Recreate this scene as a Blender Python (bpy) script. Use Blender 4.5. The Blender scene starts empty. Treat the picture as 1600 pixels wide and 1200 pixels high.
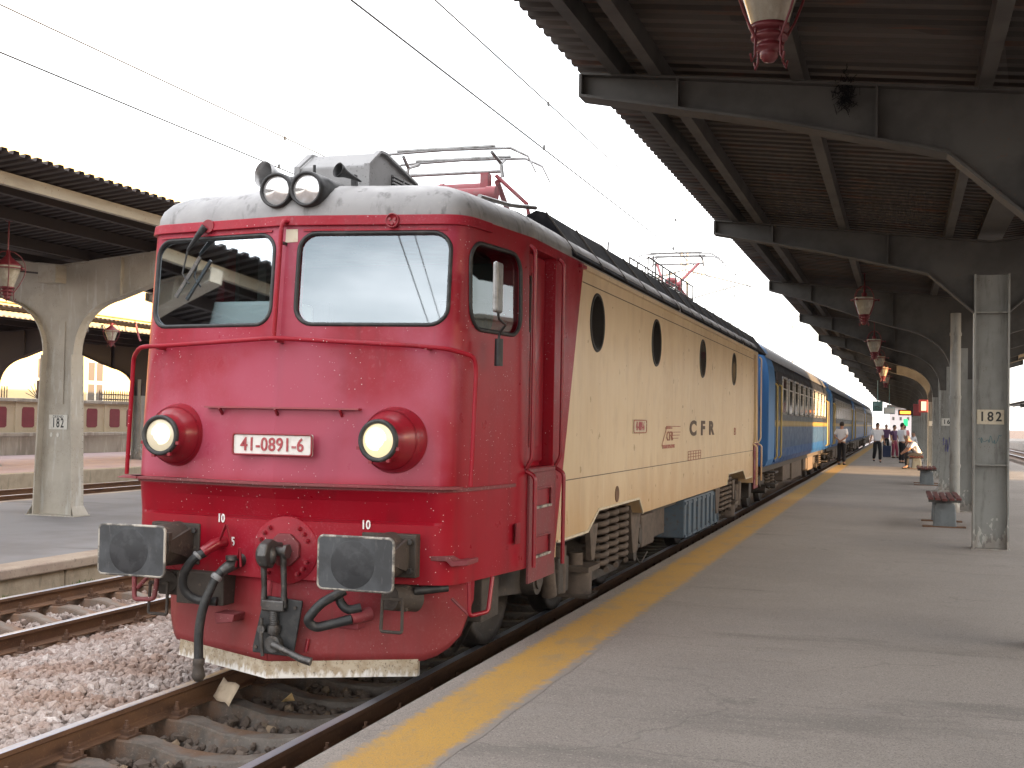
import bpy, bmesh, math, random
import numpy as np
from mathutils import Vector, Matrix
R_ = math.radians
random.seed(7); rng = np.random.default_rng(7)
sc = bpy.context.scene
col = sc.collection

# ------------------------------------------------------------------ camera
YAW, PITCH, ROLL = 0.3159, 0.0295, 0.0184
CAM = Vector((4.326, -7.27, 2.03))
fw = Vector((-math.sin(YAW)*math.cos(PITCH), math.cos(YAW)*math.cos(PITCH), math.sin(PITCH)))
rt = fw.cross(Vector((0, 0, 1))).normalized(); up = rt.cross(fw)
r2 = rt*math.cos(ROLL)+up*math.sin(ROLL); u2 = -rt*math.sin(ROLL)+up*math.cos(ROLL)
cd = bpy.data.cameras.new('camera'); cam = bpy.data.objects.new('camera', cd); col.objects.link(cam)
cam.matrix_world = Matrix(((r2.x, u2.x, -fw.x, CAM.x), (r2.y, u2.y, -fw.y, CAM.y), (r2.z, u2.z, -fw.z, CAM.z), (0, 0, 0, 1)))
cd.sensor_width = 36; cd.lens = 1867.7/1600*36; cd.clip_start = .05; cd.clip_end = 3000
sc.camera = cam

# ------------------------------------------------------------------ world, sun, exposure
SUN = Vector((1.0, -0.22, 0.122)).normalized()          # direction towards the sun
w = bpy.data.worlds.new('World'); sc.world = w; w.use_nodes = True
nt = w.node_tree; nt.nodes.clear()
out = nt.nodes.new('ShaderNodeOutputWorld'); bg = nt.nodes.new('ShaderNodeBackground')
sky = nt.nodes.new('ShaderNodeTexSky'); sky.sky_type = 'NISHITA'; sky.sun_disc = False
sky.sun_elevation = math.asin(SUN.z); sky.sun_rotation = math.atan2(SUN.x, SUN.y)
sky.air_density = 1.0; sky.dust_density = 2.0; sky.ozone_density = 1.0
tc = nt.nodes.new('ShaderNodeTexCoord'); mp = nt.nodes.new('ShaderNodeMapping'); mp.inputs['Scale'].default_value = (1.4, 1.4, 4.5)
no = nt.nodes.new('ShaderNodeTexNoise'); no.inputs['Scale'].default_value = 1.6; no.inputs['Detail'].default_value = 7; no.inputs['Roughness'].default_value = .58
mr = nt.nodes.new('ShaderNodeMapRange'); mr.inputs['From Min'].default_value = .36; mr.inputs['From Max'].default_value = .62
mr.inputs['To Min'].default_value = .30; mr.inputs['To Max'].default_value = .92
mx = nt.nodes.new('ShaderNodeMix'); mx.data_type = 'RGBA'
nt.links.new(tc.outputs['Generated'], mp.inputs[0]); nt.links.new(mp.outputs[0], no.inputs['Vector'])
nt.links.new(no.outputs['Fac'], mr.inputs['Value']); nt.links.new(mr.outputs[0], mx.inputs['Factor'])
nt.links.new(sky.outputs[0], mx.inputs['A']); mx.inputs['B'].default_value = (6.9, 6.7, 6.75, 1)   # thin bright cloud layer
nt.links.new(mx.outputs['Result'], bg.inputs['Color']); bg.inputs['Strength'].default_value = 0.115
nt.links.new(bg.outputs[0], out.inputs['Surface'])
sd = bpy.data.lights.new('sun', 'SUN'); sd.energy = 3.8; sd.angle = R_(.6); sd.color = (1.0, .64, .32)
so = bpy.data.objects.new('sun', sd); col.objects.link(so); so.rotation_euler = SUN.to_track_quat('Z', 'Y').to_euler(); so.location = (40, -20, 30)
vs = sc.view_settings; vs.view_transform = 'Standard'; vs.look = 'None'; vs.gamma = 1; vs.use_curve_mapping = False; vs.exposure = 2.5

# ------------------------------------------------------------------ mesh helper
def fillet(pts, r, n=5, closed=False):
    P = [Vector(p) for p in pts]; o = []; N = len(P)
    for i in range(N):
        if not closed and i in (0, N-1): o.append(P[i]); continue
        a, b, c = P[i-1], P[i], P[(i+1) % N]
        d1, d2 = (a-b), (c-b); k = min(r, d1.length*.48, d2.length*.48)
        p, q = b+d1.normalized()*k, b+d2.normalized()*k
        for j in range(n+1):
            t = j/n; o.append(p*(1-t)**2+b*2*t*(1-t)+q*t*t)
    return o
def rrect(x0, x1, z0, z1, r, n=6):                      # rounded rectangle in 2d
    o = []
    for cx, cz, a0 in ((x1-r, z1-r, 0), (x0+r, z1-r, 90), (x0+r, z0+r, 180), (x1-r, z0+r, 270)):
        for j in range(n+1):
            a = R_(a0+90*j/n); o.append((cx+r*math.cos(a), cz+r*math.sin(a)))
    return o
class MB:
    def __init__(s): s.v = []; s.f = []; s.s = []; s.m = []
    def add(s, v, f, sm=False, mi=0):
        k = len(s.v); s.v += [tuple(p) for p in v]
        for q in f: s.f.append([i+k for i in q]); s.s.append(sm); s.m.append(mi)
        return s
    def box(s, x0, x1, y0, y1, z0, z1, mi=0, M=None):
        v = [Vector((x, y, z)) for z in (z0, z1) for y in (y0, y1) for x in (x0, x1)]
        if M is not None: v = [M @ p for p in v]
        return s.add(v, [(0, 2, 3, 1), (4, 5, 7, 6), (0, 1, 5, 4), (2, 6, 7, 3), (0, 4, 6, 2), (1, 3, 7, 5)], False, mi)
    def bar(s, p0, p1, w_, h_, upv=(0, 0, 1), mi=0):          # rectangular bar between two points
        p0, p1 = Vector(p0), Vector(p1); d = (p1-p0).normalized(); u = Vector(upv)
        a = d.cross(u)
        if a.length < 1e-4: a = d.cross(Vector((1, 0, 0)))
        a.normalize(); b = a.cross(d).normalized()
        v = [p+a*sx*w_/2+b*sz*h_/2 for p in (p0, p1) for sx, sz in ((-1, -1), (1, -1), (1, 1), (-1, 1))]
        return s.add(v, [(0, 1, 2, 3), (7, 6, 5, 4), (0, 4, 5, 1), (1, 5, 6, 2), (2, 6, 7, 3), (3, 7, 4, 0)], False, mi)
    def frame(s, d):
        d = d.normalized(); a = d.cross(Vector((0, 0, 1)))
        if a.length < 1e-3: a = d.cross(Vector((1, 0, 0)))
        a.normalize(); return a, d.cross(a).normalized()
    def cyl(s, p0, p1, r0, r1=None, n=16, caps=True, mi=0):
        p0, p1 = Vector(p0), Vector(p1); r1 = r0 if r1 is None else r1
        a, b = s.frame(p1-p0); ring = [a*math.cos(2*math.pi*i/n)+b*math.sin(2*math.pi*i/n) for i in range(n)]
        s.add([p0+q*r0 for q in ring]+[p1+q*r1 for q in ring], [(i, (i+1) % n, n+(i+1) % n, n+i) for i in range(n)], True, mi)
        if caps:
            s.add([p0+q*r0 for q in ring], [tuple(range(n-1, -1, -1))], False, mi); s.add([p1+q*r1 for q in ring], [tuple(range(n))], False, mi)
        return s
    def tube(s, pts, r, n=8, closed=False, mi=0):
        P = [Vector(p) for p in pts]; N = len(P); v = []; a = None
        for i in range(N):
            if closed: d = P[(i+1) % N]-P[i-1]
            else: d = P[min(i+1, N-1)]-P[max(i-1, 0)]
            d.normalize()
            if a is None: a, b = s.frame(d)
            else:
                a = a-d*a.dot(d)
                a = a.normalized() if a.length > 1e-5 else s.frame(d)[0]
                b = d.cross(a)
            rr = r[i] if isinstance(r, (list, tuple)) else r
            v += [P[i]+a*rr*math.cos(2*math.pi*k/n)+b*rr*math.sin(2*math.pi*k/n) for k in range(n)]
        f = []
        for i in range(N if closed else N-1):
            j = (i+1) % N
            f += [(i*n+k, i*n+(k+1) % n, j*n+(k+1) % n, j*n+k) for k in range(n)]
        s.add(v, f, True, mi)
        if not closed: s.add(v[:n], [tuple(range(n-1, -1, -1))], False, mi); s.add(v[-n:], [tuple(range(n))], False, mi)
        return s
    def lathe(s, prof, o, ax, n=24, mi=0, sm=True):          # prof: (radius, height along axis)
        o, ax = Vector(o), Vector(ax).normalized(); a, b = s.frame(ax); v = []
        for r, h in prof: v += [o+ax*h+(a*math.cos(2*math.pi*k/n)+b*math.sin(2*math.pi*k/n))*r for k in range(n)]
        f = [(i*n+k, i*n+(k+1) % n, (i+1)*n+(k+1) % n, (i+1)*n+k) for i in range(len(prof)-1) for k in range(n)]
        return s.add(v, f, sm, mi)
    def prism(s, poly, axis, c0, c1, mi=0):                  # polygon in the two other axes, extruded along axis
        def P(a, b, c): return {'x': (c, a, b), 'y': (a, c, b), 'z': (a, b, c)}[axis]
        n = len(poly)
        v0 = [P(a, b, c0) for a, b in poly]; v1 = [P(a, b, c1) for a, b in poly]
        s.add(v0+v1, [tuple(range(n)), tuple(range(2*n-1, n-1, -1))]+[(i, n+i, n+(i+1) % n, (i+1) % n) for i in range(n)], False, mi)
        return s
    def ball(s, c, r, n=12, m=8, sx=1, sy=1, sz=1, mi=0):
        c = Vector(c); v = []
        for i in range(m+1):
            t = math.pi*i/m
            v += [c+Vector((r*sx*math.sin(t)*math.cos(2*math.pi*k/n), r*sy*math.sin(t)*math.sin(2*math.pi*k/n), r*sz*math.cos(t))) for k in range(n)]
        return s.add(v, [(i*n+k, (i+1)*n+k, (i+1)*n+(k+1) % n, i*n+(k+1) % n) for i in range(m) for k in range(n)], True, mi)
    def loft(s, loops, close=True, caps=True, sm=False, mi=0):
        n = len(loops[0]); v = [p for L in loops for p in L]; f = []
        for i in range(len(loops)-1):
            for k in range(n if close else n-1): f.append((i*n+k, i*n+(k+1) % n, (i+1)*n+(k+1) % n, (i+1)*n+k))
        if caps and close: f.append(tuple(range(n-1, -1, -1))); f.append(tuple((len(loops)-1)*n+k for k in range(n)))
        return s.add(v, f, sm, mi)
    def mesh(s, name):
        me = bpy.data.meshes.new(name); me.from_pydata(s.v, [], s.f)
        me.polygons.foreach_set('use_smooth', s.s); me.polygons.foreach_set('material_index', s.m); me.update(); return me
    def build(s, name, mats, parent=None, bevel=0, seg=2, fix=False):
        me = s.mesh(name)
        if fix:
            bm = bmesh.new(); bm.from_mesh(me); bmesh.ops.remove_doubles(bm, verts=bm.verts, dist=1e-5); bmesh.ops.recalc_face_normals(bm, faces=bm.faces); bm.to_mesh(me); bm.free()
        return obj(name, me, mats, parent, bevel, seg)
def obj(name, me, mats=None, parent=None, bevel=0, seg=2):
    o = bpy.data.objects.new(name, me); col.objects.link(o)
    if mats is not None:
        for m in (mats if isinstance(mats, (list, tuple)) else [mats]): me.materials.append(m)
    if parent is not None: o.parent = parent
    if bevel:
        b = o.modifiers.new('bevel', 'BEVEL'); b.width = bevel; b.segments = seg; b.limit_method = 'ANGLE'; b.angle_limit = R_(40)
    return o
def tag(o, label=None, cat=None, group=None, kind=None):
    for k, v in (('label', label), ('category', cat), ('group', group), ('kind', kind)):
        if v: o[k] = v
    return o
def thing(name, label, cat, group=None, loc=(0, 0, 0), rz=0):
    o = bpy.data.objects.new(name, None); col.objects.link(o); o.location = loc; o.rotation_euler.z = rz; o.empty_display_size = .2
    return tag(o, label, cat, group)
def part(name, parent, loc=(0, 0, 0)):
    o = bpy.data.objects.new(name, None); col.objects.link(o); o.parent = parent; o.location = loc; o.empty_display_size = .1
    return o
def copy_tree(o, parent=None, loc=None):
    c = o.copy(); col.objects.link(c); c.parent = parent
    if loc is not None: c.location = loc
    for ch in list(o.children): copy_tree(ch, c)
    return c
def inst(o, parent, loc, rz=None):                            # copy sharing mesh data
    c = o.copy(); col.objects.link(c); c.parent = parent; c.location = loc
    if rz is not None: c.rotation_euler.z = rz
    return c
def text_mesh(txt, size, extrude=.002, spacing=1.0, bold=0.0, align='CENTER'):
    cu = bpy.data.curves.new('lettering', 'FONT'); cu.body = txt; cu.size = size; cu.extrude = extrude; cu.align_x = align; cu.align_y = 'CENTER'
    cu.space_character = spacing; cu.offset = bold; cu.resolution_u = 4
    t = bpy.data.objects.new('t', cu); col.objects.link(t); dg = bpy.context.evaluated_depsgraph_get()
    me = bpy.data.meshes.new_from_object(t.evaluated_get(dg)); bpy.data.objects.remove(t); bpy.data.curves.remove(cu); me.name = 'lettering'
    return me
def text(name, txt, size, loc, xdir, mat, parent, sx=1.0, **kw):   # lettering standing on a vertical plane; xdir = reading direction
    me = text_mesh(txt, size, **kw); X = Vector(xdir).normalized(); Z = Vector((0, 0, 1)); N = X.cross(Z)
    Z = N.cross(X) if abs(X.z) > 1e-6 else Z
    Mx = Matrix(((X.x*sx, Z.x, N.x, loc[0]), (X.y*sx, Z.y, N.y, loc[1]), (X.z*sx, Z.z, N.z, loc[2]), (0, 0, 0, 1)))
    me.transform(Mx); me.materials.clear(); return obj(name, me, mat, parent)

# ------------------------------------------------------------------ materials
def L(t='noise', s=5, lo=.45, hi=.6, c=(0, 0, 0), a=.5, d=4, r=.6, **k): return dict(t=t, s=s, lo=lo, hi=hi, c=c, a=a, d=d, r=r, **k)
def PM(name, base, rough=.6, metal=0, layers=(), bump=None, spec=.5, coat=0, rv=0, emit=None, base_node=None):
    m = bpy.data.materials.new(name); m.use_nodes = True; t = m.node_tree; b = t.nodes['Principled BSDF']
    ln = t.links.new; tc = t.nodes.new('ShaderNodeTexCoord'); oc = tc.outputs['Object']
    b.inputs['Roughness'].default_value = rough; b.inputs['Metallic'].default_value = metal; b.inputs['Specular IOR Level'].default_value = spec
    if coat: b.inputs['Coat Weight'].default_value = coat; b.inputs['Coat Roughness'].default_value = .12
    def mapped(s):
        if isinstance(s, (int, float)): return oc, s
        mp = t.nodes.new('ShaderNodeMapping'); mp.inputs['Scale'].default_value = s; ln(oc, mp.inputs[0]); return mp.outputs[0], 1.0
    cur = None
    if base_node: cur = base_node(t, oc)
    for q in layers:
        if q['t'] == 'rand':
            fac = t.nodes.new('ShaderNodeObjectInfo').outputs['Random']
        elif q['t'] == 'island':
            fac = t.nodes.new('ShaderNodeNewGeometry').outputs['Random Per Island']
        elif q['t'] == 'z':
            sp = t.nodes.new('ShaderNodeSeparateXYZ'); ln(oc, sp.inputs[0])
            nz = t.nodes.new('ShaderNodeTexNoise'); v, s_ = mapped(q['s']); ln(v, nz.inputs['Vector']); nz.inputs['Scale'].default_value = s_; nz.inputs['Detail'].default_value = 5
            ad = t.nodes.new('ShaderNodeMath'); ad.operation = 'MULTIPLY_ADD'; ln(nz.outputs['Fac'], ad.inputs[0]); ad.inputs[1].default_value = q.get('n', .6); ln(sp.outputs['Z'], ad.inputs[2]); fac = ad.outputs[0]
        elif q['t'] == 'vor':
            vo = t.nodes.new('ShaderNodeTexVoronoi'); v, s_ = mapped(q['s']); ln(v, vo.inputs['Vector']); vo.inputs['Scale'].default_value = s_; fac = vo.outputs['Distance']
        elif q['t'] == 'absx':                                  # distance from a line x = +-c0, roughened by noise
            sp = t.nodes.new('ShaderNodeSeparateXYZ'); ln(oc, sp.inputs[0]); a1 = t.nodes.new('ShaderNodeMath'); a1.operation = 'ABSOLUTE'; ln(sp.outputs['X'], a1.inputs[0])
            s1 = t.nodes.new('ShaderNodeMath'); s1.operation = 'SUBTRACT'; ln(a1.outputs[0], s1.inputs[0]); s1.inputs[1].default_value = q['c0']
            a2 = t.nodes.new('ShaderNodeMath'); a2.operation = 'ABSOLUTE'; ln(s1.outputs[0], a2.inputs[0])
            nz = t.nodes.new('ShaderNodeTexNoise'); v, s_ = mapped(q['s']); ln(v, nz.inputs['Vector']); nz.inputs['Scale'].default_value = s_; nz.inputs['Detail'].default_value = 7; nz.inputs['Roughness'].default_value = .7
            ad = t.nodes.new('ShaderNodeMath'); ad.operation = 'MULTIPLY_ADD'; ln(nz.outputs['Fac'], ad.inputs[0]); ad.inputs[1].default_value = q['n']; ln(a2.outputs[0], ad.inputs[2]); fac = ad.outputs[0]
        elif q['t'] == 'edge':
            nz = t.nodes.new('ShaderNodeTexNoise'); ln(oc, nz.inputs['Vector']); nz.inputs['Scale'].default_value = 2.5; nz.inputs['Detail'].default_value = 6
            v, s_ = mapped(q['s']); ad = t.nodes.new('ShaderNodeMix'); ad.data_type = 'RGBA'; ad.blend_type = 'ADD'; ad.inputs['Factor'].default_value = .35; ln(v, ad.inputs['A']); ln(nz.outputs['Color'], ad.inputs['B'])
            vo = t.nodes.new('ShaderNodeTexVoronoi'); vo.feature = 'DISTANCE_TO_EDGE'; ln(ad.outputs['Result'], vo.inputs['Vector']); vo.inputs['Scale'].default_value = s_; fac = vo.outputs['Distance']
        elif q['t'] == 'cell':
            vo = t.nodes.new('ShaderNodeTexVoronoi'); v, s_ = mapped(q['s']); ln(v, vo.inputs['Vector']); vo.inputs['Scale'].default_value = s_
            sp = t.nodes.new('ShaderNodeSeparateColor'); ln(vo.outputs['Color'], sp.inputs[0]); fac = sp.outputs[0]
        else:
            nz = t.nodes.new('ShaderNodeTexNoise'); v, s_ = mapped(q['s']); ln(v, nz.inputs['Vector']); nz.inputs['Scale'].default_value = s_
            nz.inputs['Detail'].default_value = q['d']; nz.inputs['Roughness'].default_value = q['r']; fac = nz.outputs['Fac']
        mr = t.nodes.new('ShaderNodeMapRange'); mr.interpolation_type = 'SMOOTHSTEP' if q['t'] not in ('rand', 'cell', 'island') else 'LINEAR'
        mr.inputs['From Min'].default_value = q['lo']; mr.inputs['From Max'].default_value = q['hi']; mr.inputs['To Max'].default_value = q['a']; ln(fac, mr.inputs['Value'])
        f_ = mr.outputs[0]
        if 'mask' in q:                                        # break the layer up with a coarser noise
            n2 = t.nodes.new('ShaderNodeTexNoise'); v, s_ = mapped(q['mask']); ln(v, n2.inputs['Vector']); n2.inputs['Scale'].default_value = s_
            m2 = t.nodes.new('ShaderNodeMapRange'); m2.inputs['From Min'].default_value = .45; m2.inputs['From Max'].default_value = .6; ln(n2.outputs['Fac'], m2.inputs['Value'])
            mm = t.nodes.new('ShaderNodeMath'); mm.operation = 'MULTIPLY'; ln(f_, mm.inputs[0]); ln(m2.outputs[0], mm.inputs[1]); f_ = mm.outputs[0]
        mix = t.nodes.new('ShaderNodeMix'); mix.data_type = 'RGBA'; ln(f_, mix.inputs['Factor'])
        if cur is None: mix.inputs['A'].default_value = (*base, 1)
        else: ln(cur, mix.inputs['A'])
        mix.inputs['B'].default_value = (*q['c'], 1); cur = mix.outputs['Result']
    if cur is None: b.inputs['Base Color'].default_value = (*base, 1)
    else: ln(cur, b.inputs['Base Color'])
    if rv:
        nz = t.nodes.new('ShaderNodeTexNoise'); ln(oc, nz.inputs['Vector']); nz.inputs['Scale'].default_value = 6; nz.inputs['Detail'].default_value = 6
        mr = t.nodes.new('ShaderNodeMapRange'); mr.inputs['To Min'].default_value = max(0, rough-rv); mr.inputs['To Max'].default_value = rough+rv; mr.inputs['From Min'].default_value = .3; mr.inputs['From Max'].default_value = .7
        ln(nz.outputs['Fac'], mr.inputs['Value']); ln(mr.outputs[0], b.inputs['Roughness'])
    if bump:
        v, s_ = mapped(bump[0]); nz = t.nodes.new('ShaderNodeTexNoise'); ln(v, nz.inputs['Vector']); nz.inputs['Scale'].default_value = s_; nz.inputs['Detail'].default_value = bump[3] if len(bump) > 3 else 5
        bp = t.nodes.new('ShaderNodeBump'); bp.inputs['Strength'].default_value = bump[1]; bp.inputs['Distance'].default_value = bump[2]; ln(nz.outputs['Fac'], bp.inputs['Height']); ln(bp.outputs[0], b.inputs['Normal'])
    if emit: b.inputs['Emission Color'].default_value = (*emit[0], 1); b.inputs['Emission Strength'].default_value = emit[1]
    return m
def glass(name, tint=(.75, .82, .82), refl=.3, rough=.02):
    m = bpy.data.materials.new(name); m.use_nodes = True; t = m.node_tree; t.nodes.clear(); ln = t.links.new
    o = t.nodes.new('ShaderNodeOutputMaterial'); tr = t.nodes.new('ShaderNodeBsdfTransparent'); tr.inputs[0].default_value = (*tint, 1)
    gl = t.nodes.new('ShaderNodeBsdfGlossy'); gl.inputs['Roughness'].default_value = rough; gl.inputs['Color'].default_value = (.84, .94, 1.0, 1)
    fr = t.nodes.new('ShaderNodeFresnel'); fr.inputs[0].default_value = 1.5
    mr = t.nodes.new('ShaderNodeMapRange'); mr.inputs['To Min'].default_value = refl; mr.inputs['To Max'].default_value = 1; ln(fr.outputs[0], mr.inputs['Value'])
    mi = t.nodes.new('ShaderNodeMixShader'); ln(mr.outputs[0], mi.inputs[0]); ln(tr.outputs[0], mi.inputs[1]); ln(gl.outputs[0], mi.inputs[2]); ln(mi.outputs[0], o.inputs[0])
    return m
SPECK = lambda c=(.75, .68, .66), a=.8, s=38, th=.10: L('vor', s, th+.05, th, c, a, mask=3.0)
RED_LAYERS = [L(s=.9, lo=.38, hi=.68, c=(.33, .030, .050), a=.5, d=4), L(s=(7, 7, .6), lo=.5, hi=.8, c=(.15, .010, .016), a=.4, d=2), L(s=(16, 16, .45), lo=.56, hi=.78, c=(.10, .022, .022), a=.45, d=4, mask=1.1),
              L(s=30, lo=.54, hi=.74, c=(.42, .17, .19), a=.34, d=7, mask=1.0), SPECK(a=.75, s=26, th=.07), L(s=70, lo=.50, hi=.72, c=(.40, .13, .17), a=.26, d=4, mask=.8), L('z', (6, 6, 2), 1.30, .80, (.15, .055, .045), .5, n=.6), L('vor', 70, .10, .06, (.06, .02, .02), .5, mask=3.0)]
m_red = PM('red_paint', (.29, .006, .018), .5, spec=.25, layers=RED_LAYERS, bump=(30, .06, .01), rv=.12, coat=.04)
m_redclean = PM('red_paint_gloss', (.25, .008, .018), .35, layers=[L(s=6, lo=.4, hi=.7, c=(.18, .012, .02), a=.5), L(s=40, lo=.62, hi=.7, c=(.12, .06, .05), a=.6)], coat=.2)
m_reddull = PM('red_paint_dusty', (.20, .028, .036), .6, layers=[L(s=3, lo=.35, hi=.7, c=(.14, .055, .05), a=.6), L(s=30, lo=.55, hi=.7, c=(.30, .14, .13), a=.4), SPECK(a=.6)])
def body_base(t, oc):                                        # red cab, cream side, boundary slanting backwards
    ln = t.links.new; sp = t.nodes.new('ShaderNodeSeparateXYZ'); ln(oc, sp.inputs[0])
    a = t.nodes.new('ShaderNodeMath'); a.operation = 'MULTIPLY_ADD'; ln(sp.outputs['Z'], a.inputs[0]); a.inputs[1].default_value = -.3187; ln(sp.outputs['Y'], a.inputs[2])   # y-.3187z
    g = t.nodes.new('ShaderNodeMath'); g.operation = 'GREATER_THAN'; ln(a.outputs[0], g.inputs[0]); g.inputs[1].default_value = 3.53-3.48*.3187
    h = t.nodes.new('ShaderNodeMath'); h.operation = 'LESS_THAN'; ln(sp.outputs['Y'], h.inputs[0]); h.inputs[1].default_value = 17.95
    p = t.nodes.new('ShaderNodeMath'); p.operation = 'MULTIPLY'; ln(g.outputs[0], p.inputs[0]); ln(h.outputs[0], p.inputs[1])
    def chain(base, layers):
        cur = None
        for q in layers:
            if q['t'] == 'noise':
                nz = t.nodes.new('ShaderNodeTexNoise'); mp = t.nodes.new('ShaderNodeMapping'); s = q['s'] if not isinstance(q['s'], (int, float)) else (q['s'],)*3
                mp.inputs['Scale'].default_value = s; ln(oc, mp.inputs[0]); ln(mp.outputs[0], nz.inputs['Vector']); nz.inputs['Scale'].default_value = 1; nz.inputs['Detail'].default_value = q['d']; f = nz.outputs['Fac']
            elif q['t'] == 'vor':
                nz = t.nodes.new('ShaderNodeTexVoronoi'); ln(oc, nz.inputs['Vector']); nz.inputs['Scale'].default_value = q['s']; f = nz.outputs['Distance']
            else:
                nz = t.nodes.new('ShaderNodeTexNoise'); mp = t.nodes.new('ShaderNodeMapping'); mp.inputs['Scale'].default_value = q['s']; ln(oc, mp.inputs[0]); ln(mp.outputs[0], nz.inputs['Vector']); nz.inputs['Scale'].default_value = 1; nz.inputs['Detail'].default_value = 5
                ad = t.nodes.new('ShaderNodeMath'); ad.operation = 'MULTIPLY_ADD'; ln(nz.outputs['Fac'], ad.inputs[0]); ad.inputs[1].default_value = q['n']; ln(sp.outputs['Z'], ad.inputs[2]); f = ad.outputs[0]
            mr = t.nodes.new('ShaderNodeMapRange'); mr.interpolation_type = 'SMOOTHSTEP'; mr.inputs['From Min'].default_value = q['lo']; mr.inputs['From Max'].default_value = q['hi']; mr.inputs['To Max'].default_value = q['a']; ln(f, mr.inputs['Value']); f = mr.outputs[0]
            if 'mask' in q:
                n2 = t.nodes.new('ShaderNodeTexNoise'); ln(oc, n2.inputs['Vector']); n2.inputs['Scale'].default_value = q['mask']
                m2 = t.nodes.new('ShaderNodeMapRange'); m2.inputs['From Min'].default_value = .45; m2.inputs['From Max'].default_value = .6; ln(n2.outputs['Fac'], m2.inputs['Value'])
                mm = t.nodes.new('ShaderNodeMath'); mm.operation = 'MULTIPLY'; ln(f, mm.inputs[0]); ln(m2.outputs[0], mm.inputs[1]); f = mm.outputs[0]
            mix = t.nodes.new('ShaderNodeMix'); mix.data_type = 'RGBA'; ln(f, mix.inputs['Factor'])
            if cur is None: mix.inputs['A'].default_value = (*base, 1)
            else: ln(cur, mix.inputs['A'])
            mix.inputs['B'].default_value = (*q['c'], 1); cur = mix.outputs['Result']
        return cur
    red = chain((.29, .005, .016), RED_LAYERS)
    # sun-bleached, chalky zone on the upper front, with pale sky sheen painted in
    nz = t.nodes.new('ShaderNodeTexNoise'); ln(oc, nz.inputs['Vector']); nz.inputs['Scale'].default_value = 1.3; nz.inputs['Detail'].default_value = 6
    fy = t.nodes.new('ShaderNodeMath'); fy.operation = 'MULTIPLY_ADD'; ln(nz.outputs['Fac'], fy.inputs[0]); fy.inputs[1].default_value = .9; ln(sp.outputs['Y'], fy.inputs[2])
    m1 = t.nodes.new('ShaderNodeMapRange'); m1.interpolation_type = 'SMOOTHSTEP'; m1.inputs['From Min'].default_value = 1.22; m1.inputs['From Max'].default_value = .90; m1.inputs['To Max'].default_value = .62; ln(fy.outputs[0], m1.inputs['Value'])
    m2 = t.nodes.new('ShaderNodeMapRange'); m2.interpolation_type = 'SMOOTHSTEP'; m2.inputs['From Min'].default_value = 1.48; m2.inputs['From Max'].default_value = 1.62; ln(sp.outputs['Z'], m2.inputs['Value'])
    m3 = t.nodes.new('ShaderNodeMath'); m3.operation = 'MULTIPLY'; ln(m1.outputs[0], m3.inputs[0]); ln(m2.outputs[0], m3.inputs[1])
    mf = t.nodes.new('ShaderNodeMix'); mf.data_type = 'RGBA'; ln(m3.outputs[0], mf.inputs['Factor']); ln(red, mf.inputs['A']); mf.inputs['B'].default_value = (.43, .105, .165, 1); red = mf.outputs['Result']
    cream = chain((.74, .60, .41), [L(s=(1.6, 1.6, .35), lo=.38, hi=.7, c=(.62, .47, .29), a=.6, d=5), L(s=(9, 9, .45), lo=.5, hi=.8, c=(.50, .38, .24), a=.28, d=5),
            L('zz', (2.5, 2.5, .6), 2.2, 1.25, (.50, .31, .14), .75, n=1.0), L(s=(4.5, 4.5, 2.5), lo=.52, hi=.7, c=(.55, .42, .27), a=.35, d=7), L(s=(26, 26, .9), lo=.58, hi=.8, c=(.80, .70, .55), a=.25, d=2)])
    mix = t.nodes.new('ShaderNodeMix'); mix.data_type = 'RGBA'; ln(p.outputs[0], mix.inputs['Factor']); ln(red, mix.inputs['A']); ln(cream, mix.inputs['B'])
    return mix.outputs['Result']
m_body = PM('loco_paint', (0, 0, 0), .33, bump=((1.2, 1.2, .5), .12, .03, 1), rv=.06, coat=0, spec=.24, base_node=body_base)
m_roof = PM('roof_grey_paint', (.22, .218, .218), .5, layers=[L(s=2.2, lo=.36, hi=.62, c=(.31, .306, .302), a=.75), L(s=(9, 9, 3), lo=.52, hi=.7, c=(.05, .047, .045), a=.7, d=6), L(s=40, lo=.6, hi=.7, c=(.4, .37, .33), a=.3)], rv=.1)
m_acgrey = PM('unit_grey_paint', (.235, .235, .235), .5, layers=[L(s=3, lo=.4, hi=.7, c=(.17, .17, .168), a=.6), L(s=50, lo=.56, hi=.66, c=(.03, .03, .03), a=.75, mask=3.5, d=6)])
m_black = PM('black_rubber', (.018, .019, .02), .5, layers=[L(s=12, lo=.45, hi=.7, c=(.06, .058, .055), a=.6)])
m_louver = PM('roof_side_black', (.010, .010, .012), .8, spec=.05, layers=[L(s=3, lo=.45, hi=.7, c=(.055, .052, .05), a=.6)], bump=(25, .1, .01))
m_grime = PM('underframe_grime', (.062, .050, .041), .75, layers=[L(s=6, lo=.4, hi=.65, c=(.045, .036, .03), a=.7, d=6), L(s=20, lo=.58, hi=.7, c=(.16, .12, .09), a=.5)], bump=(40, .25, .01))
m_grimelight = PM('underframe_brown', (.115, .086, .066), .75, layers=[L(s=8, lo=.4, hi=.65, c=(.06, .044, .034), a=.7, d=6)], bump=(40, .2, .01))
m_steel = PM('worn_steel', (.10, .098, .095), .45, .6, layers=[L(s=10, lo=.45, hi=.65, c=(.05, .04, .035), a=.7, d=6), L(s=35, lo=.55, hi=.7, c=(.28, .24, .2), a=.4)], bump=(30, .15, .005))
m_bufface = PM('buffer_face', (.066, .072, .078), .5, .2, layers=[L(s=5, lo=.4, hi=.6, c=(.036, .038, .041), a=.8, d=6), L(s=(30, 5, 8), lo=.55, hi=.75, c=(.2, .2, .2), a=.35)], rv=.15)
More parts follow.
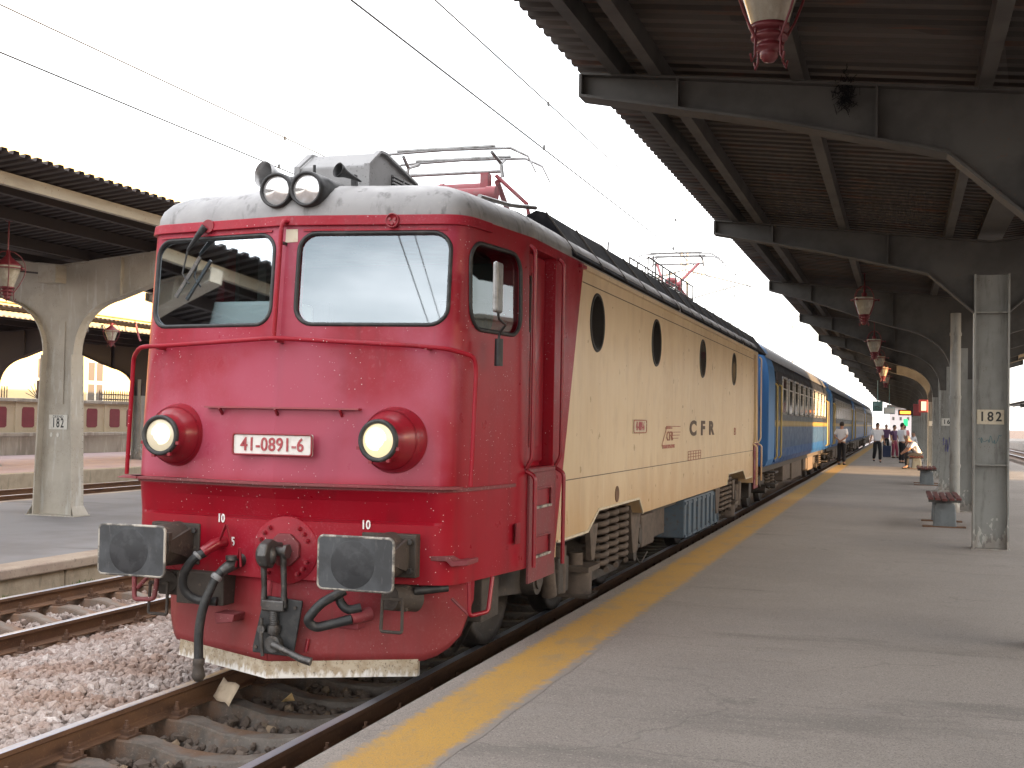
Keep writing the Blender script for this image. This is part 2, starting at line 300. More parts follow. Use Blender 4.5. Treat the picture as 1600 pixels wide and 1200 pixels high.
m_bufgrease = PM('buffer_grease', (.022, .024, .027), .45, .1, layers=[L(s=9, lo=.45, hi=.6, c=(.042, .044, .048), a=.8, d=6)])
m_white = PM('white_edge_paint', (.40, .37, .32), .6, layers=[L(s=11, lo=.40, hi=.58, c=(.085, .08, .075), a=.95, d=6)])
m_dirtywhite = PM('dirty_white_band', (.46, .39, .29), .7, layers=[L(s=16, lo=.40, hi=.62, c=(.33, .25, .16), a=.8, d=7), L(s=55, lo=.55, hi=.66, c=(.10, .07, .045), a=.7, d=6), L('z', (30, 30, 12), .31, .25, (.75, .73, .69), .9, n=.22)])
m_lens = PM('lamp_glass_lit', (.50, .45, .34), .12, emit=((1.0, .84, .55), .05), layers=[L(s=9, lo=.4, hi=.7, c=(.6, .55, .42), a=.5)])
m_lensR = PM('lamp_glass_lit_bright', (.42, .37, .25), .12, emit=((1.0, .80, .46), .14), layers=[L(s=9, lo=.4, hi=.7, c=(.34, .28, .18), a=.5)])
m_core = PM('lamp_filament_glow', (.6, .55, .4), .2, emit=((1.0, .86, .6), .30))
m_coreR = PM('lamp_filament_glow_bright', (.6, .55, .4), .2, emit=((1.0, .88, .64), 1.1))
m_lensoff = PM('lamp_glass_unlit', (.52, .51, .50), .08, .55, layers=[L(s=7, lo=.4, hi=.65, c=(.75, .75, .76), a=.8, d=3)])
m_plate = PM('plate_white', (.72, .70, .66), .5, layers=[L(s=12, lo=.5, hi=.7, c=(.55, .48, .44), a=.5)])
m_plater = PM('plate_red_letter', (.36, .05, .06), .5, layers=[L(s=30, lo=.5, hi=.7, c=(.5, .25, .25), a=.5)])
m_letterw = PM('stencil_white', (.80, .78, .76), .6)
m_letterd = PM('lettering_dark_brown', (.085, .05, .03), .6, layers=[L(s=25, lo=.5, hi=.7, c=(.2, .13, .08), a=.5)])
m_letterr = PM('lettering_faded_red', (.34, .10, .07), .7, layers=[L(s=30, lo=.48, hi=.66, c=(.50, .38, .27), a=.85)])
m_glass = glass('windscreen_glass', (.80, .88, .89), .20)
m_glassq = glass('cab_side_glass', (.45, .5, .48), .02)
m_glassdark = glass('coach_glass', (.20, .22, .23), .22, .04)
m_port = PM('porthole_glass', (.012, .011, .010), .06, spec=.8)
m_cabin = PM('cab_interior', (.075, .09, .085), .8)
m_desk = PM('cab_desk', (.62, .74, .76), .6)
m_panred = PM('pantograph_red', (.25, .05, .06), .5, layers=[L(s=9, lo=.45, hi=.65, c=(.22, .10, .10), a=.6)])
m_alu = PM('bare_metal', (.30, .30, .30), .4, .7, layers=[L(s=12, lo=.45, hi=.7, c=(.12, .11, .10), a=.6)])
m_insul = PM('insulator_porcelain', (.30, .29, .28), .3)
m_tank = PM('tank_blue_grey', (.085, .12, .155), .6, layers=[L(s=5, lo=.4, hi=.7, c=(.13, .145, .16), a=.6), L(s=20, lo=.52, hi=.68, c=(.10, .075, .06), a=.7)])
m_wire = PM('catenary_wire', (.10, .10, .10), .5, .5)
# platform and track
m_asphalt = PM('platform_asphalt', (.285, .252, .222), .88, layers=[L(s=.5, lo=.4, hi=.62, c=(.235, .208, .185), a=.8, d=6), L(s=(.35, 1.6, 1), lo=.56, hi=.70, c=(.10, .09, .082), a=.42, d=6), L(s=130, lo=.50, hi=.60, c=(.10, .09, .08), a=.6, d=3), L('cell', 120, .92, .98, (.40, .36, .32), .5), L('edge', (.45, .8, 1), .009, .003, (.10, .09, .08), .38, mask=.35), L('vor', 3.3, .035, .028, (.07, .06, .055), .6, mask=1.2), L(s=2.0, lo=.60, hi=.70, c=(.24, .22, .20), a=.45)], bump=(120, .6, .006))
m_asphaltL = PM('platform_asphalt_grey', (.23, .225, .23), .85, layers=[L(s=.6, lo=.4, hi=.65, c=(.17, .16, .16), a=.8, d=6), L(s=(.3, 1.5, 1), lo=.57, hi=.68, c=(.09, .085, .085), a=.6, d=6)], bump=(150, .3, .004))
m_pinkpave = PM('platform_pink_paving', (.42, .33, .33), .85, layers=[L(s=.8, lo=.4, hi=.65, c=(.36, .27, .28), a=.8)])
m_yellow = PM('yellow_line_paint', (.46, .26, .045), .75, layers=[L(s=1.5, lo=.4, hi=.7, c=(.40, .23, .055), a=.7, d=6), L(s=45, lo=.54, hi=.64, c=(.24, .185, .11), a=.6, d=7), L(s=(5, 2, 5), lo=.50, hi=.68, c=(.25, .20, .13), a=.55, d=7), L(s=200, lo=.5, hi=.62, c=(.20, .15, .08), a=.4), L('absx', 12, .285, .375, (.222, .197, .174), 1.0, c0=2.05, n=.25)], bump=(120, .6, .006))
m_kerb = PM('platform_edge_concrete', (.225, .20, .178), .85, layers=[L(s=3, lo=.4, hi=.65, c=(.12, .105, .095), a=.7, d=6), L(s=60, lo=.55, hi=.65, c=(.26, .235, .21), a=.4)], bump=(120, .6, .006))
m_kerbwall = PM('platform_wall_dark', (.045, .035, .03), .9, layers=[L(s=4, lo=.4, hi=.65, c=(.025, .02, .018), a=.8)], bump=(20, .4, .01))
m_stone = PM('edge_stone_beige', (.40, .335, .245), .85, layers=[L(s=3.5, lo=.4, hi=.65, c=(.27, .22, .155), a=.75, d=6), L(s=(9, 9, 2), lo=.55, hi=.7, c=(.13, .12, .08), a=.6), L('rand', 0, 0, 1, (.30, .26, .20), .4)], bump=(22, .5, .015))
m_cope = PM('coping_concrete', (.37, .30, .235), .85, layers=[L(s=2.5, lo=.4, hi=.65, c=(.28, .21, .17), a=.7, d=6), L(s=25, lo=.56, hi=.68, c=(.16, .13, .115), a=.6)], bump=(40, .3, .006))
m_ballast = PM('ballast_stone', (.44, .375, .345), .9, layers=[L('island', 0, 0, 1, (.25, .20, .175), .75), L('island', 0, .80, 1, (.62, .57, .54), .85), L(s=1.4, lo=.42, hi=.62, c=(.24, .135, .085), a=.6), L(s=60, lo=.45, hi=.65, c=(.16, .12, .10), a=.4)], bump=(90, .3, .004))
m_ballastdark = PM('ballast_oily_stone', (.12, .092, .072), .85, layers=[L('island', 0, 0, 1, (.06, .045, .036), .8), L('island', 0, .86, 1, (.30, .22, .14), .8)], bump=(90, .3, .004))
m_ground = PM('track_bed_gravel', (.17, .13, .108), .95, layers=[L('vor', 24, .1, .5, (.07, .05, .042), .9), L('cell', 24, .3, 1, (.30, .24, .21), .6), L(s=.7, lo=.4, hi=.65, c=(.17, .10, .07), a=.5)], bump=(40, .8, .03))
m_sleeper = PM('sleeper_concrete', (.24, .215, .19), .9, layers=[L('absx', 5, .62, .30, (.25, .115, .05), .8, c0=.75, n=.5), L(s=5, lo=.4, hi=.65, c=(.13, .11, .09), a=.75, d=6), L('rand', 0, 0, 1, (.15, .12, .10), .5), L(s=2.2, lo=.5, hi=.66, c=(.26, .125, .06), a=.6), L(s=70, lo=.56, hi=.66, c=(.3, .27, .24), a=.4)], bump=(45, .45, .008))
m_sleeperdk = PM('sleeper_concrete_oily', (.14, .122, .105), .85, layers=[L('absx', 5, .60, .30, (.15, .072, .034), .7, c0=.75, n=.5), L(s=5, lo=.4, hi=.65, c=(.065, .055, .045), a=.8, d=6), L(s=2.2, lo=.52, hi=.66, c=(.17, .085, .04), a=.6), L(s=60, lo=.58, hi=.68, c=(.24, .2, .165), a=.5)], bump=(45, .45, .008))
m_rail = PM('rail_rust', (.155, .080, .042), .7, .15, layers=[L(s=(9, 2, 9), lo=.4, hi=.65, c=(.085, .045, .028), a=.7, d=5), L(s=50, lo=.56, hi=.68, c=(.25, .14, .07), a=.5)], bump=(60, .2, .003))
m_railtop = PM('rail_head_worn', (.50, .53, .60), .42, .8, layers=[L(s=(20, 1.2, 20), lo=.5, hi=.75, c=(.42, .40, .42), a=.5)])
m_clip = PM('fastening_rust', (.125, .066, .038), .8, .1, layers=[L(s=20, lo=.4, hi=.65, c=(.07, .04, .028), a=.7)])
# canopies
m_colgrey = PM('column_grey_paint', (.255, .258, .24), .55, layers=[L(s=1.6, lo=.4, hi=.65, c=(.19, .19, .175), a=.7, d=6), L(s=(9, 9, 1.5), lo=.52, hi=.7, c=(.07, .062, .055), a=.55, d=5), L('z', (18, 18, 9), 1.42, 1.34, (.46, .45, .41), .8, n=1.6), L('z', (7, 7, 3), 1.20, .90, (.10, .06, .04), .5, n=1.0), L(s=60, lo=.62, hi=.68, c=(.12, .05, .025), a=.75, mask=2.0)], bump=(30, .12, .005))
m_colleft = PM('column_pale_grey_paint', (.42, .385, .325), .6, layers=[L(s=1.6, lo=.4, hi=.65, c=(.32, .29, .24), a=.7, d=6), L(s=(8, 8, 1.4), lo=.54, hi=.66, c=(.52, .52, .49), a=.6, d=5), L(s=55, lo=.61, hi=.68, c=(.11, .06, .03), a=.8, mask=1.8)], bump=(30, .12, .005))
m_beam = PM('canopy_beam_paint_shaded', (.078, .074, .068), .65, layers=[L(s=2, lo=.4, hi=.65, c=(.040, .037, .034), a=.7, d=5), L(s=30, lo=.6, hi=.7, c=(.12, .06, .035), a=.6, mask=1.2)])  # beams wear the column paint, darkened here to stand in for roof shade
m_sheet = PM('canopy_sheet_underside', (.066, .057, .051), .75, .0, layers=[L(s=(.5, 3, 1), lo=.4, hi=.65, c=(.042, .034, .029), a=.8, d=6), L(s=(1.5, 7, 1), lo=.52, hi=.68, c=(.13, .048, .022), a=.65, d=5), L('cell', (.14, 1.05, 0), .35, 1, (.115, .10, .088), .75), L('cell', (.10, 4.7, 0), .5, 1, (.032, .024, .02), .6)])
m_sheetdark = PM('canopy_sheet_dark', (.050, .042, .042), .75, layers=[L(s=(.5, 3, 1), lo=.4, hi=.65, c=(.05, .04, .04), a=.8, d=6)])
m_fascia = PM('fascia_pale_paint', (.40, .37, .31), .7, layers=[L(s=(4, 1.0, 4), lo=.45, hi=.7, c=(.29, .255, .205), a=.7, d=6), L(s=30, lo=.62, hi=.70, c=(.16, .06, .03), a=.8, mask=1.5)])
m_lampred = PM('lantern_red_paint', (.13, .016, .022), .45, layers=[L(s=15, lo=.5, hi=.7, c=(.13, .03, .03), a=.6)])
m_lampglass = PM('lantern_prism_glass', (.24, .21, .16), .12, layers=[L(s=(5, 5, 3), lo=.42, hi=.62, c=(.50, .49, .43), a=.8), L('vor', 120, .2, .5, (.30, .27, .2), .4)], spec=.7)
m_sign = PM('sign_cream', (.62, .55, .42), .6, layers=[L(s=14, lo=.5, hi=.68, c=(.46, .36, .24), a=.6)])
m_signwhite = PM('sign_white', (.62, .61, .56), .6, layers=[L(s=14, lo=.5, hi=.68, c=(.46, .43, .38), a=.6)])
m_letterk = PM('lettering_black', (.03, .03, .028), .6)
m_graf = PM('graffiti_teal', (.05, .14, .16), .6); m_grafb = PM('graffiti_violet', (.10, .10, .26), .6)
m_benchred = PM('bench_slat_red', (.12, .03, .026), .5, layers=[L(s=20, lo=.45, hi=.7, c=(.10, .045, .035), a=.6)])
m_benchgrey = PM('bench_block_grey', (.15, .17, .18), .75, layers=[L(s=6, lo=.4, hi=.65, c=(.10, .11, .115), a=.7)])

# ================================================================== SETTING
g = MB().add([(-1500, -1500, -.36), (1500, -1500, -.36), (1500, 1500, -.36), (-1500, 1500, -.36)], [(0, 1, 2, 3)]).build('ground', m_ground); tag(g, kind='structure')
PZ = .42                                                     # right platform height above rail
# --- near platform (right)
pl = MB().box(1.70, 9.35, -14, 230, .16, PZ).box(1.86, 9.2, -14, 230, -.36, .16, 1).build('platform', [m_asphalt, m_kerbwall]); tag(pl, kind='structure')
def strip(name, xs0, xs1, z, mat, parent, y0=-14, y1=200, n=420, amp=.012):
    v = []; f = []
    for i in range(n+1):
        t = (i/n)**1.7; y = y0+(y1-y0)*t
        k = amp if y < 30 else 0
        v += [(xs0+random.uniform(-k, k), y, z), (xs1+random.uniform(-k, k), y, z)]
    for i in range(n): f.append((2*i, 2*i+1, 2*i+3, 2*i+2))
    return MB().add(v, f).build(name, mat, parent)
strip('yellow_line', 1.81, 2.31, PZ+.002, m_yellow, pl)
# --- tracks
RAILP = [(-.036, 0), (-.030, .003), (.030, .003), (.036, 0), (.036, -.030), (.012, -.045), (.009, -.060), (.009, -.130), (.020, -.142), (.072, -.152), (.072, -.162),
         (-.072, -.162), (-.072, -.152), (-.020, -.142), (-.009, -.130), (-.009, -.060), (-.012, -.045), (-.036, -.030)]
def rail_mesh(y0, y1):
    mb = MB(); n = len(RAILP)
    ys = np.linspace(y0, y1, 3)
    mb.loft([[(a, y, b) for a, b in RAILP] for y in ys], caps=True)
    for i, f in enumerate(mb.f):
        if len(f) == 4 and all(mb.v[k][2] > -.002 for k in f): mb.m[i] = 1
    return mb
sl = MB()                                                    # pre-stressed sleeper, dipping in the middle
prof = [(-1.25, -.18), (-.95, -.168), (-.48, -.170), (-.40, -.19), (-.22, -.228), (0, -.236), (.22, -.228), (.40, -.19), (.48, -.170), (.95, -.168), (1.25, -.18)]
lp = []
for x, z in prof:
    wt = .095 if abs(x) > .42 else .085
    lp.append([(x, -.135, -.36), (x, -wt, z-.012), (x, -wt+.012, z), (x, wt-.012, z), (x, wt, z-.012), (x, .135, -.36)])
sl.loft(lp, close=True, caps=True)
sleeper_me = sl.mesh('sleeper'); sleeper_me.materials.append(m_sleeper); sleeper_dk = sleeper_me.copy(); sleeper_dk.materials.clear(); sleeper_dk.materials.append(m_sleeperdk)
fa = MB().box(-.17, .17, -.08, .08, -.169, -.155)
for s_ in (-1, 1):
    fa.box(s_*.115-.035, s_*.115+.035, -.035, .035, -.155, -.125).cyl((s_*.105, 0, -.13), (s_*.105, 0, -.062), .013, n=8).cyl((s_*.105, 0, -.118), (s_*.105, 0, -.092), .024, n=6)
    fa.cyl((s_*.150, .05, -.16), (s_*.150, .05, -.115), .017, n=6).bar((s_*.072, 0, -.135), (s_*.135, 0, -.125), .05, .014)
fast_me = fa.mesh('fastening'); fast_me.materials.append(m_clip)
def track(cx, y0, y1, ys0, ys1, phase, label, dark=False, clips=True, step=.585):
    t = thing('railway_track', label, 'track', 'railway tracks of the station', loc=(cx, 0, 0))
    rl = rail_mesh(y0, y1).build('rail', [m_rail, m_railtop], t); rl.location = (-.7535, 0, 0)
    inst(rl, t, (.7535, 0, 0))
    y = phase+math.ceil((ys0-phase)/step)*step
    while y < ys1:
        s = obj('sleeper', sleeper_dk if dark else sleeper_me, None, t); s.location = (random.uniform(-.02, .02), y+random.uniform(-.012, .012), 0); s.rotation_euler.z = random.uniform(-.012, .012)
        if clips and y < 22:
            for sx in (-.7535, .7535):
                c = obj('fastening', fast_me, None, s); c.location = (sx, 0, 0)
        y += step
    return t
track(0, -14, 200, -6, 24, -.29, 'track with oily concrete sleepers in front of and under the red locomotive', dark=True)
track(-4.115, -14, 160, -3, 26, 2.35, 'empty track beside the stone edge of the left platform, next to the locomotive track')
track(-16.6, -10, 160, 8, 36, .1, 'rusty track between the two left platforms, behind the pale 182 column', clips=False)
track(13.2, 10, 200, 60, 110, .1, 'track at the far right edge beyond the 182 column', clips=False)
# --- ballast
def stones(name, regions, mat, parent=None):
    ph = (1+5**.5)/2
    ico = np.array([(-1, ph, 0), (1, ph, 0), (-1, -ph, 0), (1, -ph, 0), (0, -1, ph), (0, 1, ph), (0, -1, -ph), (0, 1, -ph), (ph, 0, -1), (ph, 0, 1), (-ph, 0, -1), (-ph, 0, 1)], float)/1.9
    tri = np.array([(0, 11, 5), (0, 5, 1), (0, 1, 7), (0, 7, 10), (0, 10, 11), (1, 5, 9), (5, 11, 4), (11, 10, 2), (10, 7, 6), (7, 1, 8), (3, 9, 4), (3, 4, 2), (3, 2, 6), (3, 6, 8), (3, 8, 9), (4, 9, 5), (2, 4, 11), (6, 2, 10), (8, 6, 7), (9, 8, 1)])
    V = []; 
    for (x0, x1, y0, y1, n, zf, smin, smax, keep) in regions:
        x = rng.uniform(x0, x1, n); y = rng.uniform(y0, y1, n); ok = keep(x, y); x, y = x[ok], y[ok]; n = len(x)
        z = zf(x, y)+rng.normal(0, .010, n)
        s = rng.uniform(smin, smax, n)*np.where(rng.random(n) < .08, 1.45, 1)
        sh = ico[None]*rng.uniform(.72, 1.28, (n, 12, 1))*s[:, None, None]*rng.uniform(.65, 1.3, (n, 1, 3))
        q = rng.normal(size=(n, 4)); q /= np.linalg.norm(q, axis=1)[:, None]; a, b, c, d = q.T
        Rm = np.stack([np.stack([1-2*(c*c+d*d), 2*(b*c-a*d), 2*(b*d+a*c)], -1), np.stack([2*(b*c+a*d), 1-2*(b*b+d*d), 2*(c*d-a*b)], -1), np.stack([2*(b*d-a*c), 2*(c*d+a*b), 1-2*(b*b+c*c)], -1)], 1)
        V.append(np.einsum('nij,nkj->nki', Rm, sh)+np.stack([x, y, z], -1)[:, None])
    V = np.concatenate(V); n = len(V); F = (tri[None]+12*np.arange(n)[:, None, None]).reshape(-1, 3)
    me = bpy.data.meshes.new(name); me.vertices.add(n*12); me.vertices.foreach_set('co', V.reshape(-1)); me.loops.add(len(F)*3); me.loops.foreach_set('vertex_index', F.reshape(-1))
    me.polygons.add(len(F)); me.polygons.foreach_set('loop_start', np.arange(len(F))*3); me.polygons.foreach_set('use_smooth', np.zeros(len(F), bool)); me.update(calc_edges=True)
    o = obj(name, me, mat, parent); return o
def off_sleeper(phase, step=.585, hw=.125): return lambda x, y: np.abs((y-phase+step/2) % step-step/2) > hw
def all_(x, y): return np.ones(len(x), bool)
def mound(x, y): return -.215+.10*np.clip(1-((x+2.05)/1.25)**2, 0, 1)
b1 = stones('ballast', [(-3.15, -.86, -4.5, 3.5, 17500, mound, .017, .044, all_), (-3.15, -.86, 3.5, 14, 12000, mound, .026, .046, all_),
                        (-4.75, -3.45, .5, 16, 5200, lambda x, y: np.full(len(x), -.26), .024, .042, off_sleeper(2.35)),
                        (-5.75, -4.95, .5, 16, 2600, lambda x, y: np.full(len(x), -.25), .024, .042, off_sleeper(2.35)),
                        (-3.35, -2.9, .5, 14, 900, lambda x, y: np.full(len(x), -.20), .024, .042, off_sleeper(2.35)),
                        (-15.2, -13.4, 10, 28, 5000, lambda x, y: np.full(len(x), -.20), .03, .05, all_)], m_ballast)
tag(b1, 'loose pinkish grey ballast stones between the left tracks', 'gravel', kind='stuff')
b2 = stones('ballast', [(-.66, .66, -5, 6, 2600, lambda x, y: np.full(len(x), -.285), .022, .042, off_sleeper(-.29)),
                        (.84, 1.7, -5, 6, 900, lambda x, y: np.full(len(x), -.28), .022, .042, off_sleeper(-.29))], m_ballastdark)
tag(b2, 'dark oily ballast stones between the rails in front of the locomotive', 'gravel', kind='stuff')
pp = MB(); vv = []
for j in range(5):
    for i in range(5):
        u, v = i/4-.5, j/4-.5
        vv.append((-.56+u*.20+v*.03, .80-u*.10+v*.10, -.085-u*.035+v*.13+.015*math.sin(u*6)+random.uniform(-.005, .005)))
pp.add(vv, [(j*5+i, j*5+i+1, j*5+i+6, j*5+i+5) for j in range(4) for i in range(4)], True)
po = pp.build('paper_scrap', PM('crumpled_paper', (.62, .50, .36), .8, layers=[L(s=20, lo=.5, hi=.7, c=(.45, .33, .2), a=.5)])); sm = po.modifiers.new('thick', 'SOLIDIFY'); sm.thickness = .002
tag(po, 'crumpled beige paper scrap lying beside the left rail in front of the locomotive', 'paper')
lf = MB()
for k in range(2):
    lf.add([(-.25+k*.03, 1.10, -.20+k*.01), (-.19, 1.06+k*.04, -.16), (-.15, 1.13, -.19), (-.20, 1.17, -.14)], [(0, 1, 2, 3)])
lo_ = lf.build('paper_scrap', PM('dry_leaf', (.55, .38, .17), .8)); sm = lo_.modifiers.new('thick', 'SOLIDIFY'); sm.thickness = .002
tag(lo_, 'small folded yellowish scrap between the rails just ahead of the locomotive plough', 'paper')
# --- left platform with coping and edge stones
p2 = MB().box(-13.2, -6.08, -14, 160, -.3, .155).build('platform', m_asphaltL); tag(p2, kind='structure')
MB().box(-6.08, -5.66, -14, 160, .03, .160).build('coping', m_cope, p2, bevel=.02)
MB().box(-13.25, -13.0, -14, 160, .02, .16).build('coping', m_cope, p2, bevel=.01)
y = -4.0
while y < 34:
    ln_ = random.uniform(1.15, 1.45); k = random.uniform(0, .012)
    q = MB(); 
    q.prism([(y+.008+random.uniform(0, .03), -.36), (y+ln_-.008-random.uniform(0, .03), -.36), (y+ln_-.008, -.02), (y+ln_-.03, .026), (y+.03, .028), (y+.008, -.03)], 'x', -6.05, -5.70-k)
    q.build('edge_stone', m_stone, p2, bevel=.015); y += ln_
# tufts of grass along the stones
gm = PM('grass_blade', (.07, .13, .03), .7, layers=[L('island', 0, 0, 1, (.15, .19, .05), .8)])
def tuft(c, n, r, h, mb):
    for _ in range(n):
        a = random.uniform(0, 6.28); d = random.uniform(0, r); x, y = c[0]+d*math.cos(a)*.5, c[1]+d*math.sin(a); hh = random.uniform(.4, 1)*h; b = random.uniform(0, 6.28); l = random.uniform(.2, .8)*hh; w_ = .006
        e = Vector((x+l*math.cos(b), y+l*math.sin(b), c[2]+hh)); dx, dy = -math.sin(b)*w_, math.cos(b)*w_
        mb.add([(x-dx, y-dy, c[2]), (x+dx, y+dy, c[2]), ((x+e.x)/2+dx, (y+e.y)/2+dy, c[2]+hh*.65), e, ((x+e.x)/2-dx, (y+e.y)/2-dy, c[2]+hh*.65)], [(0, 1, 2, 3, 4)])
gt = MB()
for cy, n, r, h in ((4.1, 120, .22, .16), (4.6, 60, .2, .12), (5.6, 130, .35, .16), (6.3, 60, .2, .1), (3.1, 30, .1, .08), (8.0, 60, .3, .12)): tuft((-5.60, cy, -.27), n, r, h, gt)
tag(gt.build('grass', gm), 'small green grass tufts growing below the left platform edge stones', 'grass', kind='stuff')
# --- third platform on the left, boundary wall, fence, building
p3 = MB().box(-28.0, -18.9, -10, 160, -.3, .30).build('platform', m_pinkpave); tag(p3, kind='structure')
MB().box(-18.95, -18.6, -10, 160, -.34, .304).build('coping', m_stone, p3, bevel=.02)
m_wallbase = PM('retaining_wall_stained', (.36, .335, .29), .9, layers=[L(s=(1.2, 1.2, .5), lo=.4, hi=.65, c=(.22, .195, .165), a=.8, d=6), L(s=(5, 5, .6), lo=.5, hi=.7, c=(.55, .53, .47), a=.6)], bump=(8, .3, .02))
m_wallbeige = PM('parapet_beige', (.48, .41, .30), .85, layers=[L(s=1, lo=.4, hi=.65, c=(.40, .33, .23), a=.7), L(s=14, lo=.60, hi=.66, c=(.6, .56, .48), a=.7, mask=1)])
m_maroon = PM('panel_maroon', (.20, .038, .05), .7, layers=[L(s=2, lo=.4, hi=.65, c=(.15, .03, .04), a=.6)])
WX = -28.0
bw = thing('boundary_wall', 'long beige parapet wall with a row of maroon painted panels above a stained concrete base', 'wall')
MB().box(WX-1.2, WX, -10, 140, .30, 1.02).build('base', m_wallbase, bw)
MB().box(WX-1.2, WX+.10, -10, 140, 1.02, 1.16).build('ledge', m_wallbase, bw, bevel=.02)
MB().box(WX-1.2, WX-.35, -10, 140, 1.16, 2.36).build('parapet', m_wallbeige, bw)
MB().box(WX-1.3, WX-.25, -10, 140, 2.36, 2.50).build('coping', m_wallbase, bw, bevel=.02)
pan0 = None; y = 20.3
while y < 64:
    for dy in (0, 1.18):
        poly = [(0, 1.42), (.1, 1.36), (.60, 1.36), (.70, 1.42), (.70, 2.08), (.63, 2.16), (.07, 2.16), (0, 2.08)]
        if pan0 is None: pan0 = MB().prism(poly, 'x', -.03, .012).build('panel', m_maroon, bw); pan0.location = (WX-.35, y+dy, 0)
        else: inst(pan0, bw, (WX-.35, y+dy, 0))
    y += 2.72
for y in np.arange(20.0, 66, 2.72): MB().box(WX-.352, WX-.30, y-.10, y+.06, 1.16, 2.36).build('pilaster', m_wallbeige, bw)
m_iron = PM('iron_railing', (.05, .03, .025), .7)
fe = thing('iron_fence', 'dark spiked iron railing standing on the beige boundary wall', 'fence')
pk = MB()
for y in np.arange(36.5, 70, .16):
    pk.bar((WX-.8, y, 2.50), (WX-.8, y, 2.86), .025, .025).cyl((WX-.8, y, 2.86), (WX-.8, y, 3.0), .035, .003, 5)
tag(pk.build('picket', m_iron, fe), kind='stuff')
for z in (2.58, 2.80): MB().bar((WX-.8, 36.5, z), (WX-.8, 70, z), .03, .05).build('rail', m_iron, fe)
f2 = thing('iron_fence', 'short fan of iron spikes on the boundary wall left of the pale 182 column', 'fence')
pk = MB()
for k in range(9): a = R_(20+17.5*k); pk.bar((WX-.8, 32.6, 2.5), (WX-.8, 32.6+.75*math.cos(a), 2.5+.75*math.sin(a)*.85), .02, .02)
for k in range(7): pk.bar((WX-.8, 30.0+.14*k, 2.5), (WX-.8, 30.0+.14*k, 2.95), .03, .03)
pk.build('spike', m_iron, f2); MB().bar((WX-.8, 32.6, 2.5), (WX-.8, 32.6, 3.25), .09, .09).build('post', m_iron, f2)
m_ochre = PM('ochre_render', (.62, .52, .30), .9, layers=[L(s=.5, lo=.4, hi=.65, c=(.55, .44, .24), a=.6)])
bd = thing('ochre_building', 'sunlit ochre yellow building behind the boundary wall on the left', 'building')
MB().box(-60, -40, 10, 90, -.3, 15).build('wall', m_ochre, bd)
MB().box(-40, -39.7, 10, 90, 7.6, 8.1).build('cornice', m_ochre, bd, bevel=.05)
MB().box(-60.5, -39.5, 9.5, 90.5, 15, 15.6).build('roof', m_ochre, bd)
m_winback = PM('window_dark', (.10, .09, .08), .2); m_frame = PM('window_frame_white', (.6, .58, .5), .6)
wn = None
for y in np.arange(13, 88, 4.2):
    for z in (2.4, 9.6):
        if wn is None:
            wn = MB().box(0, .06, -.75, .75, 0, 2.6).build('window', m_frame, bd, bevel=.01); wn.location = (-40, y, z)
            for a in (-1, 1):
                for b in (0, 1): MB().box(.062, .075, a*.37-.28, a*.37+.28, .15+b*1.25, 1.2+b*1.25).build('pane', m_winback, wn)
        else: copy_tree(wn, bd, (-40, y, z))
# added unseen blocks on the right shading the tracks, gap passing one sun strip
m_rend = PM('sun_blocker_render', (.42, .37, .29), .9, layers=[L(s=.6, lo=.4, hi=.65, c=(.34, .29, .22), a=.6)])
def add_sun_blocker(y0, y1, h, label):
    b = thing('sun_blocker', label, 'building')
    MB().box(80, 95, y0, y1, -.3, h).build('wall', m_rend, b); MB().box(79.6, 95.4, y0-.3, y1+.3, h, h+.6).build('roof', m_rend, b, bevel=.08)
    w0 = None
    for y in np.arange(y0+3, y1-2, 9.0):
        for z in (1.6, 7.6):
            if w0 is None:
                w0 = MB().box(-.05, 0, -.9, .9, 0, 3.2).build('window', m_frame, b); w0.location = (80, y, z)
                for a in (-1, 1): MB().box(-.062, -.052, a*.45-.36, a*.45+.36, .2, 3.0).build('pane', m_winback, w0)
            else: copy_tree(w0, b, (80, y, z))
add_sun_blocker(-110, 14.2, 15.5, 'long tall block added out of frame right of the near platform to keep the low sun off')
add_sun_blocker(25.6, 200, 15.5, 'long tall block added out of frame to keep the low sun off beyond the gap left for one strip of it')

